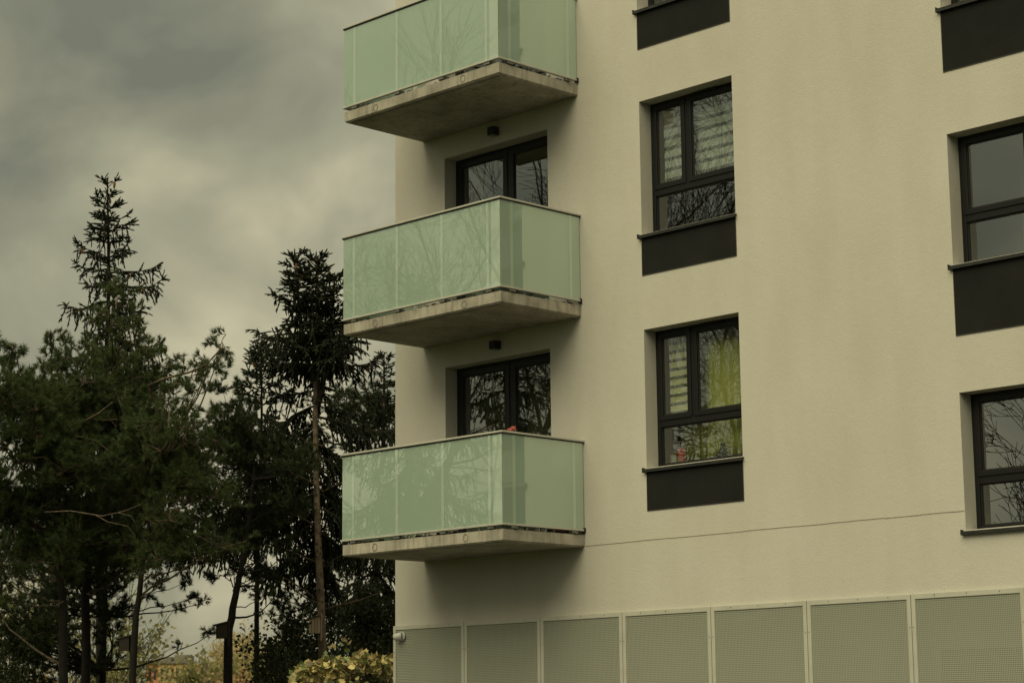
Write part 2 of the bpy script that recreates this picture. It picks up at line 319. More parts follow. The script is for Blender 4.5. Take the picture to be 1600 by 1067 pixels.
xs = sorted({XC, XR, *[o_[0] for o_ in openings], *[o_[1] for o_ in openings]}); zs = sorted({Z_SC, ZT, *[o_[2] for o_ in openings], *[o_[3] for o_ in openings]})
for i in range(len(xs)-1):
    for j in range(len(zs)-1):
        cx, cz = (xs[i]+xs[i+1])/2, (zs[j]+zs[j+1])/2
        if any(a < cx < b and c < cz < d for a, b, c, d in openings): continue
        fw.add([(xs[i], 0, zs[j]), (xs[i+1], 0, zs[j]), (xs[i+1], 0, zs[j+1]), (xs[i], 0, zs[j+1])], [(0, 1, 2, 3)])
for a, b, c, d in openings:
    y = .34
    fw.add([(a, 0, c), (a, y, c), (a, y, d), (a, 0, d)], [(3, 2, 1, 0)]); fw.add([(b, 0, c), (b, y, c), (b, y, d), (b, 0, d)], [(0, 1, 2, 3)])
    fw.add([(a, 0, d), (b, 0, d), (b, y, d), (a, y, d)], [(0, 1, 2, 3)]); fw.add([(a, 0, c), (b, 0, c), (b, y, c), (a, y, c)], [(3, 2, 1, 0)])
fw.add([(XC, 0, Z_SC), (XR, 0, Z_SC), (XR, .3, Z_SC), (XC, .3, Z_SC)], [(3, 2, 1, 0)])
fw.add([(XC, 0, GZ-.1), (XC, YB, GZ-.1), (XC, YB, ZT), (XC, 0, ZT)], [(3, 2, 1, 0)])
fw.add([(XR, 0, GZ-.1), (XR, YB, GZ-.1), (XR, YB, ZT), (XR, 0, ZT)], [(0, 1, 2, 3)])
fw.add([(XC, YB, GZ-.1), (XR, YB, GZ-.1), (XR, YB, ZT), (XC, YB, ZT)], [(3, 2, 1, 0)])
fw.build('facade_wall', M['plaster'], bld)
box('roof', (XC-.05, XR+.05, -.05, YB+.05, ZT, ZT+.25), M['roofm'], bld)
gb = MB(); gb.add([(XC, .3, GZ-.1), (XR, .3, GZ-.1), (XR, .3, Z_SC), (XC, .3, Z_SC)], [(0, 1, 2, 3)]); gb.build('ground_floor_wall', M['screenback'], bld)
# horizontal joint in the render: a shallow bead line with a slightly uneven run
jm = MB(); rr = random.Random(4)
x = .30
while x < C2[0]-.01:
    x2 = min(x+rr.uniform(.25, .5), C2[0]-.005); z = -2.886+rr.uniform(-.003, .003); jm.box(x, x2, -.0035, .01, z-.0035, z+.0035); x = x2
jm.build('render_joint', mat('joint_dark_bead', (.34, .31, .25), .9), bld)  # bead coloured darker than the wall

def ring(mb, x0, x1, z0, z1, wl_, wr, wt, wb, y0, y1):
    mb.box(x0, x0+wl_, y0, y1, z0, z1); mb.box(x1-wr, x1, y0, y1, z0, z1)
    mb.box(x0+wl_, x1-wr, y0, y1, z1-wt, z1); mb.box(x0+wl_, x1-wr, y0, y1, z0, z0+wb)
def pane(x0, x1, z0, z1, y, parent):
    m = MB(); m.box(x0, x1, y, y+.006, z0, z1); return m.build('pane', M['glass'], parent)
def sash(x0, x1, z0, z1, parent, w_=.062, y=FY-.012):
    m = MB(); ring(m, x0, x1, z0, z1, w_, w_, w_, w_, y, y+.07)
    s_ = m.build('sash', M['frame'], parent, .006)
    g_ = MB(); ring(g_, x0+w_, x1-w_, z0+w_, z1-w_, .012, .012, .012, .012, y+.018, y+.05); g_.build('gasket', M['gasket'], parent)
    pane(x0+w_+.004, x1-w_-.004, z0+w_+.004, z1-w_-.004, y+.03, parent); return s_
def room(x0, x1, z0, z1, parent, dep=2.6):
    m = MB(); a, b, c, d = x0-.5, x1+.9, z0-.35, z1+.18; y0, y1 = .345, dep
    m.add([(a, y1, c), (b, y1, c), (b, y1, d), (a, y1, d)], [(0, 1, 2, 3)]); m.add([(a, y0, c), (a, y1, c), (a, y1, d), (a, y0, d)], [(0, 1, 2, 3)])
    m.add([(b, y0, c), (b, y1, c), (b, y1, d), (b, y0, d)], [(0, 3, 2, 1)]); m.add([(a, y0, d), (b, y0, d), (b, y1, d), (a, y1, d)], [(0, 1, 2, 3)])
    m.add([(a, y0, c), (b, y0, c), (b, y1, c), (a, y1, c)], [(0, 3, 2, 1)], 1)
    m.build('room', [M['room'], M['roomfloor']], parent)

for (x0, x1, z0, z1, pb, kind) in wins:
    fm = MB(); zt = z0+ (.555 if kind == 'narrow_left' else .54)          # transom centre
    ring(fm, x0, x1, z0, z1, .055, .055, .055, .05, FY, FY+.08)
    fm.box(x0+.055, x1-.055, FY+.001, FY+.079, zt-.045, zt+.045)
    xm = x0+.585 if kind == 'narrow_left' else x1-.585
    fm.box(xm-.034, xm+.034, FY+.002, FY+.078, zt+.045, z1-.055)
    fr = fm.build('window', M['frame'], bld, .005)
    sash(x0+.04, xm-.022, zt+.032, z1-.035, fr); sash(xm+.022, x1-.04, zt+.032, z1-.035, fr)
    g_ = MB(); ring(g_, x0+.055, x1-.055, z0+.05, zt-.045, .014, .014, .014, .014, FY+.02, FY+.06); g_.build('gasket', M['gasket'], fr)
    pane(x0+.06, x1-.06, z0+.055, zt-.05, FY+.035, fr)
    # sill sheet: sloping top, folded front drip and upstand ends past the opening
    sm = MB(); e0, e1 = x0-.035, x1+.02; za = z0-.004
    sm.add([(e0, -.045, za-.012), (e1, -.045, za-.012), (e1, FY+.01, za+.012), (e0, FY+.01, za+.012), (e0, -.045, za-.05), (e1, -.045, za-.05), (e1, -.035, za-.05), (e0, -.035, za-.05), (e0, -.035, za-.016), (e1, -.035, za-.016), (e0, FY+.01, za-.004), (e1, FY+.01, za-.004)],
           [(0, 1, 2, 3), (4, 5, 1, 0), (7, 6, 5, 4), (8, 9, 6, 7), (10, 11, 9, 8), (0, 3, 10, 8), (0, 8, 7, 4), (1, 9, 11, 2), (1, 5, 6, 9)])
    sm.box(e0-.006, e0+.003, -.047, FY-.1 if False else -.001, za-.052, za+.006); sm.build('window_sill', M['sill'], fr)
    sm = MB()
    if pb is not None:
        o = box('spandrel_panel', (x0, x1, -.005, .004, pb, z0-.026), M['darkp'], fr, .003)
        q = MB(); ring(q, x0-.004, x1+.004, pb-.004, z0-.022, .009, .009, .009, .009, -.007, -.0052); q.build('panel_edge', mat('panel_edge_bead', (.05, .048, .043), .8), fr)
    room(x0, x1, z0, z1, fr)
    # small vent boxes on the top of the frame
    if kind == 'narrow_left': box('vent', (xm+.12, xm+.52, FY-.03, FY-.002, z1-.036, z1-.012), M['frame'], fr, .004)
    for dx in (.18, .75): box('drain_cap', (x0+dx, x0+dx+.03, FY-.006, FY, z0+.02, z0+.032), M['gasket'], fr)

for (x0, x1, z0, z1) in doors:
    fm = MB(); ring(fm, x0, x1, z0, z1, .06, .06, .06, .05, FY, FY+.08); xm = -1.207
    fm.box(xm-.036, xm+.036, FY+.001, FY+.079, z0+.05, z1-.06)
    fr = fm.build('balcony_door', M['frame'], bld, .005)
    sash(x0+.045, xm-.02, z0+.035, z1-.04, fr, .08); sash(xm+.02, x1-.045, z0+.035, z1-.04, fr, .08)
    box('vent', (xm-.75, xm-.30, FY-.03, FY-.002, z1-.04, z1-.014), M['frame'], fr, .004)
    h = MB(); h.box(xm-.085, xm-.065, FY-.05, FY-.012, z0+1.0, z0+1.02); h.box(xm-.085, xm-.068, FY-.056, FY-.04, z0+.9, z0+1.02); h.build('handle', M['steel'], fr, .003)
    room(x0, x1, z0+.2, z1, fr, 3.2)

# ------------------------------------------------------------------ balconies
BX0, BX1, BD, TH = -2.6815, .2878, 1.4185, .148
PLUG = mat('plug_mark_grey', (.17, .155, .13), .9)
def circle_mark(mb, cx, cz, r):
    n = 26; vs = []; 
    for k in range(n):
        a = 2*math.pi*k/n
        for q in (r-.006, r+.004): vs.append((cx+q*math.cos(a), -BD-.0025, cz+q*math.sin(a)*1.05))
    mb.add(vs, [(2*k, 2*k+1, (2*k+3) % (2*n), (2*k+2) % (2*n)) for k in range(n)])
for k in (1, 0, -1):
    z = k*2.9; rr = random.Random(k+7)
    sl = MB()                                             # slab: subdivided edge lines a touch uneven, drip groove under
    sl.box(BX0, BX1, -BD, 0.0, z+.012, z+TH); sl.box(BX0+.012, BX1-.012, -BD+.012, 0, z, z+.0118)
    sb = sl.build('balcony', M['concrete'], bld, .006)
    box('drip_groove', (BX0+.07, BX1-.07, -BD+.07, -BD+.085, z-.002, z+.001), M['gasket'], sb)
    for cx in (-2.045, -.362): cm = MB(); circle_mark(cm, cx, z+.075+rr.uniform(-.006, .006), .043); cm.build('plug_mark', PLUG, sb)
    box('floor_membrane', (BX0+.05, BX1-.05, -BD+.05, -.002, z+TH, z+TH+.012), M['membrane'], sb)
    zt, zb = z+1.318, z+.205
    # glass
    yg = -BD+.006; xg = BX1-.006; xl = BX0+.006
    cuts = [BX0-.004, -1.617, -.765, BX1+.004]
    for a, b in zip(cuts[:-1], cuts[1:]):
        box('glass_panel', (a+.003, b-.003, -BD-.006, -BD+.006, zb+.015, zt-.012), M['opal'], sb)
    box('glass_panel', (BX1-.006, BX1+.006, -BD+.009, -.02, zb+.015, zt-.012), M['opal'], sb)
    box('glass_panel', (BX0-.004, BX0+.008, -BD+.009, -.02, zb+.015, zt-.012), M['opal'], sb)
    for (gx_, w_) in ((-2.47, .045), (-1.617, .05), (-.765, .045), (.07, .045)):  # added bands, lighter colour painting the brightness where posts stand behind the glass
        box('painted_light_band', (gx_-w_/2, gx_+w_/2, -BD-.0075, -BD-.0063, zb+.016, zt-.013), M['opal_lit'], sb)
    box('painted_light_band', (.135, BX1+.002, -BD-.0075, -BD-.0063, zb+.016, zt-.013), M['opal_lit'], sb)  # same painted brightness across the whole corner zone
    for gy_ in (-1.229, -.185): box('painted_light_band', (BX1+.0063, BX1+.0075, gy_-.025, gy_+.025, zb+.016, zt-.013), M['opal_lit'], sb)
    # top and bottom rails
    hr = MB(); e = .026
    hr.box(BX0-e, BX1+e, -BD-e, -BD+.03, zt-.012, zt+.012); hr.box(BX1-.03, BX1+e, -BD+.0302, -.004, zt-.012, zt+.012); hr.box(BX0-e, BX0+.03, -BD+.0302, -.004, zt-.012, zt+.012)
    hr.build('handrail', M['alu'], sb, .004)
    hg = MB(); hg.box(BX0-.016, BX1+.016, -BD-.016, -BD+.016, zt-.026, zt-.0125); hg.box(BX1-.016, BX1+.016, -BD+.0165, -.006, zt-.026, zt-.0125); hg.box(BX0-.016, BX0+.016, -BD+.0165, -.006, zt-.026, zt-.0125)
    hg.build('rail_gasket', M['gasket'], sb)
    br = MB(); br.box(BX0-.022, BX1+.022, -BD-.022, -BD+.02, zb-.012, zb+.012); br.box(BX1-.02, BX1+.022, -BD+.0202, -.03, zb-.012, zb+.012); br.box(BX0-.022, BX0+.02, -BD+.0202, -.03, zb-.012, zb+.012)
    br.build('bottom_rail', M['alu'], sb, .004)
    for (px, py) in [(-2.47, -BD+.045), (-1.617, -BD+.045), (-.765, -BD+.045), (.085, -BD+.045), (BX1-.045, -1.229), (BX1-.045, -.185), (BX0+.045, -1.1), (BX0+.045, -.185)]:
        side = py > -BD+.1
        hx, hy = (.028, .022) if not side else (.028, .022)
        box('post', (px-hx, px+hx, py-hy, py+hy, z+TH+.012, zt-.0125), M['post'], sb, .003)
        bm = MB(); bm.box(px-.07, px+.07, py-.02, py+.05, z+TH+.0125, z+TH+.024)
        if not side: bm.box(px-.05, px+.05, -BD-.01, -BD+.022, z+TH+.014, zb-.013); bm.box(px+.06, px+.10, -BD+.02, -BD+.04, z+TH+.013, zb-.02)
        else: s_ = 1 if px > -1 else -1; xe = BX1 if s_ > 0 else BX0; bm.box(min(xe-.02*s_, xe+.008*s_), max(xe-.02*s_, xe+.008*s_), py-.05, py+.05, z+TH+.014, zb-.013)
        bm.build('bracket', M['steel'], sb)
    eb = MB(); eb.box(BX1-.02, BX1+.026, -.03, -.002, zb-.03, zb+.03); eb.build('wall_bracket', M['gasket'], sb, .003)
    # clutter of packers / debris under the bottom rail, not countable
    db = MB()
    for i in range(46):
        if i % 3: px, py = rr.uniform(BX0+.1, BX1-.05), -BD+rr.uniform(.06, .14)
        else: px, py = BX1-rr.uniform(.05, .12), rr.uniform(-BD+.1, -.1)
        a, b, c = rr.uniform(.008, .05), rr.uniform(.005, .02), rr.uniform(.006, .035)
        db.box(px-a, px+a, py-b, py+b, z+TH+.012, z+TH+.012+c, rr.choice((0, 0, 1, 2)))
    d = db.build('packer_shims', [M['gasket'], M['steel'], M['post']], sb); d['kind'] = 'stuff'

# ------------------------------------------------------------------ wall lamps above the balcony doors
for k, lb in ((0, 'small black cube wall lamp under the top balcony slab'), (-1, 'small black cube wall lamp under the middle balcony slab')):
    z = 2.74+k*2.9
    t = empty('wall_lamp', (-1.215, 0, z), lb, 'wall lamp', 'black wall lamps above the balcony doors')
    box('back_plate', (-1.255, -1.175, -.012, -.001, z-.045, z+.045), M['black'], t, .002)
    box('lamp_body', (-1.27, -1.16, -.125, -.0125, z-.058, z+.052), M['black'], t, .004)
    box('diffuser', (-1.245, -1.185, -.105, -.04, z-.061, z-.0582), mat('lamp_diffuser', (.3, .3, .28), .4), t)

# ------------------------------------------------------------------ perforated screens over the ground floor
PW = 1.396; ZS = -3.728
scr = empty('perforated_screen', (XC, -.03, GZ), 'row of cream perforated metal panels covering the ground floor', 'metal screen')
for i in range(16):
    a, b = XC-.004+i*PW+.004, XC-.004+(i+1)*PW-.004
    m = MB(); y = -.034; zt = ZS; zl = GZ+.25
    m.add([(a+.05, y+.006, zl+.05), (b-.05, y+.006, zl+.05), (b-.05, y+.006, zt-.055), (a+.05, y+.006, zt-.055)], [(0, 1, 2, 3)])
    p = m.build('screen_panel', M['perf'], scr)
    f = MB(); ring(f, a, b, zl, zt, .05, .05, .055, .05, y-.004, y+.010)
    f.box(a, b, y+.0105, .0, zt-.004, zt); f.box(a, a+.004, y+.0105, .0, zl, zt-.005); f.box(b-.004, b, y+.0105, .0, zl, zt-.005)
    f.build('panel_frame', M['screenf'], p, .003)
    rv = MB()
    for px in (a+.02, b-.02):
        for q in range(5):
            zz = zt-.35-.6*q
            rv.tube([(px, y-.0085, zz), (px, y-.004, zz)], .007, 6)
    for q in range(3):
        xx = a+.3+q*.4; rv.tube([(xx, y-.0085, zt-.022), (xx, y-.004, zt-.022)], .006, 6)
    rv.build('rivets', M['steel'], p)
# windows behind the right-hand screens
gw = MB()
gw.add([(5.25, .27, -5.9), (7.9, .27, -5.9), (7.9, .27, -4.32), (5.25, .27, -4.32)], [(0, 1, 2, 3)]); gw.build('dark_ground_window', mat('dark_ground_glass', (.15, .15, .13), .4), bld)

# ------------------------------------------------------------------ dome camera on the first screen panel
cx, cz = -3.075, -3.872
t = empty('security_camera', (cx, -.04, cz), 'small white turret security camera on the leftmost perforated panel', 'camera')
m = MB(); m.tube([(cx, -.0385, cz), (cx, -.05, cz), (cx, -.056, cz)], [.062, .062, .056], 24); m.build('base', M['white'], t)
dr = Vector((-.72, -.62, -.12)).normalized(); c0 = Vector((cx, -.052, cz))
m = MB(); m.tube([c0, c0+dr*.05, c0+dr*.085, c0+dr*.11], [.056, .055, .044, .034], 24); m.build('housing', M['white'], t)
m = MB(); m.tube([c0+dr*.1105, c0+dr*.118], [.025, .02], 20); m.build('lens', M['black'], t)

# ------------------------------------------------------------------ things inside the windows
def curtain(name, x0, x1, z0, z1, y, mt, label, folds=9, amp=.035, seed=1, cat='curtain'):
    rr = random.Random(seed); n = folds*6; vs = []; fs = []
    for j in range(5):
        zz = z0+(z1-z0)*j/4
        for i in range(n+1):
            u = i/n; vs.append((x0+(x1-x0)*u, y+amp*math.sin(u*folds*6.28+.6*math.sin(u*9+seed))+.01*math.sin(j+u*5), zz))
    for j in range(4):
        for i in range(n): fs.append((j*(n+1)+i, j*(n+1)+i+1, (j+1)*(n+1)+i+1, (j+1)*(n+1)+i))
    m = MB(); m.add(vs, fs, 0, True); o = m.build(name, mt)
    s = o.modifiers.new('thick', 'SOLIDIFY'); s.thickness = .003
    return tag(o, label, cat)
def zebra(x0, x1, z0, z1, y, pitch, duty, mt, mt2, label):
    t = empty('roller_blind', ((x0+x1)/2, y, z1), label, 'blind')
    m = MB(); m.tube([(x0, y, z1+.01), (x1, y, z1+.01)], .022, 12); m.build('roller', M['post'], t)
    zz = z1-.01; 
    while zz-pitch > z0:
        box('opaque_band', (x0, x1, y-.002, y+.001, zz-pitch*duty, zz), mt, t); box('sheer_band', (x0, x1, y-.0005, y+.0005, zz-pitch+.0005, zz-pitch*duty-.0005), mt2, t); zz -= pitch
    box('weight_bar', (x0, x1, y-.006, y+.006, zz-.02, zz-.001), M['post'], t)
    return t
b3 = -2.9
zebra(1.46, 1.86, -1.42, -.37, .33, .108, .62, M['blindl'], M['blindnet'], 'cream striped roller blind behind the narrow sash of the lower left window')
curtain('curtain', 1.95, 2.80, -2.0, -.34, .42, M['curt'], 'olive green curtain behind the wide sash of the lower left window', 8, .03, 3)
curtain('curtain', 1.36, 1.93, -2.0, -.34, .60, M['curt'], 'olive green curtain behind the striped cream blind', 4, .03, 8)
zebra(1.46, 1.86, 1.48, 2.53, .33, .135, .66, M['blindg'], M['blindnet2'], 'grey striped roller blind behind the narrow sash of the upper left window')
zebra(1.97, 2.77, 1.48, 2.53, .33, .135, .66, M['blindg'], M['blindnet2'], 'grey striped roller blind behind the wide sash of the upper left window')
curtain('curtain', -2.2, -1.25, -2.72, -.36, .50, M['curtd'], 'dark olive curtain behind the left leaf of the lowest balcony door', 9, .035, 5)
curtain('curtain', -1.15, -.32, -2.72, -.36, .46, M['curtd'], 'dark olive curtain behind the right leaf of the lowest balcony door', 8, .035, 6)
curtain('curtain', -2.2, -1.95, .2, 2.5, .45, M['curtw'], 'pale net curtain gathered at the left edge of the middle balcony door', 4, .03, 7)
curtain('curtain', 5.9, 7.25, -.2, 1.15, 1.3, M['curtw'], 'grey net curtain deep behind the right hand window', 10, .03, 9)

t = empty('storage_tin', (1.60, .36, -1.98), 'small red tin on the inner sill of the lower left window', 'tin')
m = MB(); m.tube([(1.60, .36, -1.96), (1.60, .36, -1.80)], [.055, .055], 18); m.build('tin_body', M['red'], t)
m = MB(); m.tube([(1.60, .36, -1.799), (1.60, .36, -1.775)], [.058, .055], 18); m.build('lid', mat('pink_lid', (.5, .16, .14), .5), t)
t = empty('picture_frame', (1.47, .35, -1.98), 'small pale wooden frame at the left end of the inner sill', 'frame')
box('back_board', (1.437, 1.513, .346, .352, -1.955, -1.835), M['curtw'], t); m = MB(); ring(m, 1.43, 1.52, -1.96, -1.83, .012, .012, .012, .012, .34, .3455); m.build('moulding', M['wood'], t)
t = empty('ornament', (2.20, .36, -1.98), 'dark seated figurine on the inner sill of the lower left window', 'figurine')
m = MB(); m.tube([(2.08, .36, -1.955), (2.14, .36, -1.93), (2.2, .36, -1.925), (2.25, .36, -1.95)], [.012, .03, .035, .02], 10); m.build('legs', M['orn'], t)
m = MB(); m.tube([(2.23, .36, -1.95), (2.235, .36, -1.88), (2.25, .36, -1.82)], [.035, .045, .025], 12); m.build('torso', M['orn'], t)
m = MB(); m.tube([(2.25, .36, -1.82), (2.252, .355, -1.80), (2.25, .35, -1.775), (2.25, .35, -1.76)], [.015, .027, .027, .01], 12); m.build('head', M['orn'], t)
box('inner_sill', (C1[0]-.05, C1[1]+.05, .295, .44, -2.0, -1.962), M['curtw'], bld)

# ------------------------------------------------------------------ things on the lowest balcony
rng = np.random.default_rng(5)
px, py, pz = .07, -1.02, -2.9+TH+.012
pf = empty('flower_pot', (px, py, pz), 'coral pink flowers on a tall stand peeping over the lowest balcony rail', 'potted flower')
m = MB(); m.tube([(px, py, pz), (px, py, pz+.03), (px, py, pz+.05), (px, py, pz+.72)], [.14, .14, .02, .02], 14); m.build('stand', M['steel'], pf)
m = MB(); m.tube([(px, py, pz+.72), (px, py, pz+.88), (px, py, pz+.90)], [.09, .13, .135], 18); m.build('pot', M['terra'], pf)
m = MB(); blooms = []
for (dx, dy, dz, r) in [(-.05, 0, 1.195, .045), (.02, -.02, 1.20, .05), (-.02, .03, 1.235, .032), (-.13, .02, 1.185, .03), (-.09, -.03, 1.19, .028)]:
    m.tube([(px, py, pz+.88), (px+dx*.5, py+dy*.5, pz+1.03), (px+dx, py+dy, pz+dz+.01)], .006, 5); blooms.append((px+dx, py+dy, pz+dz+.03, r))
m.build('stems', M['stem'], pf)
for bx, by, bz, r in blooms:
    P = []; D = []
    for i in range(26):
        v = rng.normal(size=3); v /= np.linalg.norm(v); v[2] = abs(v[2])*.9-.1; P.append((bx, by, bz)); D.append(v)
    tv = np.array([[-.35, 0, .4], [.35, 0, .4], [0, .12, 1.0], [0, 0, 0]]); tf = np.array([[3, 1, 0], [0, 1, 2]])
    V, F = scatter([(tv, tf)], P, D, [r]*len(P), rng); tris('bloom', V, F, M['petal'], pf)
pp = empty('plastic_chair', (-.35, -.75, pz), 'dark folding chair standing behind the frosted side glass of the lowest balcony', 'chair')
box('seat', (-.58, -.12, -.98, -.55, pz+.43, pz+.46), M['terra'], pp, .01); box('backrest', (-.58, -.54, -.98, -.55, pz+.55, pz+.95), M['terra'], pp, .01)
for a, b in ((-.57, -.97), (-.57, -.59), (-.15, -.97), (-.15, -.59)): m = MB(); m.tube([(a, b, pz), (a, b, pz+(.94 if a < -.3 else .43))], .013, 8); m.build('leg', M['steel'], pp)
dk = empty('drying_rack', (-1.3, -1.15, pz), 'folded steel drying rack with crossed legs behind the lowest balcony rail', 'drying rack')
for xx in (-1.62, -1.45, -1.28, -1.12):
    m = MB(); m.tube([(xx-.12, -1.30, pz+.01), (xx+.16, -1.16, pz+.5)], .008, 6); m.build('leg', M['rackm'], dk)
    m = MB(); m.tube([(xx+.13, -1.30, pz+.01), (xx-.14, -1.18, pz+.5)], .008, 6); m.build('leg', M['rackm'], dk)
m = MB()
for q in range(6): m.tube([(-1.76, -1.3+q*.04, pz+.5), (-.96, -1.3+q*.04, pz+.5)], .006, 5)
m.build('rods', M['rackm'], dk)
bc = empty('storage_crate', (-.2, -.35, pz), 'brown crate standing in the right corner of the lowest balcony', 'crate')
for i in range(5): box('slat', (-.06, .2, -.46, -.18, pz+.02+i*.16, pz+.15+i*.16), M['terra'], bc, .005)
for a, b in ((-.065, -.47), (.18, -.47), (-.065, -.19), (.18, -.19)): box('corner_post', (a, a+.028, b, b+.028, pz, pz+.84), M['wood'], bc)

# ------------------------------------------------------------------ vegetation templates
def unit(v): v = np.asarray(v, float); return v/(np.linalg.norm(v)+1e-9)
def tmpl_shoot(seed, needles=12):
    r = np.random.default_rng(seed); V = []; F = []
    zs_ = [0, .3, .75, 1.0]; rs = [.05, .125, .10, .01]
    for z_, q in zip(zs_, rs):
        for k in range(3): a = 2.094*k+seed; V.append((q*math.cos(a), q*math.sin(a), z_))
    for i in range(3):
        for k in range(3):
            a, b = i*3+k, i*3+(k+1) % 3; F += [(a, b, b+3), (a, b+3, a+3)]
    for i in range(needles):
        z_ = r.uniform(.05, .98); a = r.uniform(0, 6.28); d = np.array([math.cos(a), math.sin(a), r.uniform(.3, 1.0)]); d = unit(d); p = np.array([0, 0, z_]); s_ = unit(np.cross(d, [0, 0, 1]))*.022
        b = len(V); V += [tuple(p-s_), tuple(p+s_), tuple(p+d*r.uniform(.17, .25))]; F.append((b, b+1, b+2))
    return np.array(V, float), np.array(F)
def tmpl_tuft(seed, needles=26):
    r = np.random.default_rng(seed); V = []; F = []
    for i in range(needles):
        z_ = r.uniform(0, .55)**1.0; a = r.uniform(0, 6.28); sp_ = r.uniform(.35, 1.15); d = unit([math.cos(a)*sp_, math.sin(a)*sp_, 1]); p = np.array([0, 0, z_]); s_ = unit(np.cross(d, r.normal(size=3)))*.034
        b = len(V); V += [tuple(p-s_), tuple(p+s_), tuple(p+d*r.uniform(.6, .85))]; F.append((b, b+1, b+2))
    return np.array(V, float), np.array(F)
SHOOT = [tmpl_shoot(i) for i in range(4)]; TUFT = [tmpl_tuft(i+10) for i in range(4)]
LEAF = [(np.array([[0, 0, 0], [-.32, .08, .45], [.32, .08, .45], [0, .02, 1.0]]), np.array([[0, 2, 1], [1, 2, 3]])), (np.array([[0, 0, 0], [-.38, -.1, .4], [.30, .12, .5], [.05, 0, .9]]), np.array([[0, 2, 1], [1, 2, 3]]))]
def tmpl_cone():
    m = MB(); n = 9
    m.tube([(0, 0, -i/n) for i in range(n+1)], [.05, .13, .15, .17, .16, .165, .15, .14, .1, .02], 8); return m
def cone_mesh():
    me = bpy.data.meshes.new('cone'); m = tmpl_cone(); me.from_pydata(m.v, [], m.f); me.materials.append(M['cone']); return me
CONE = cone_mesh()

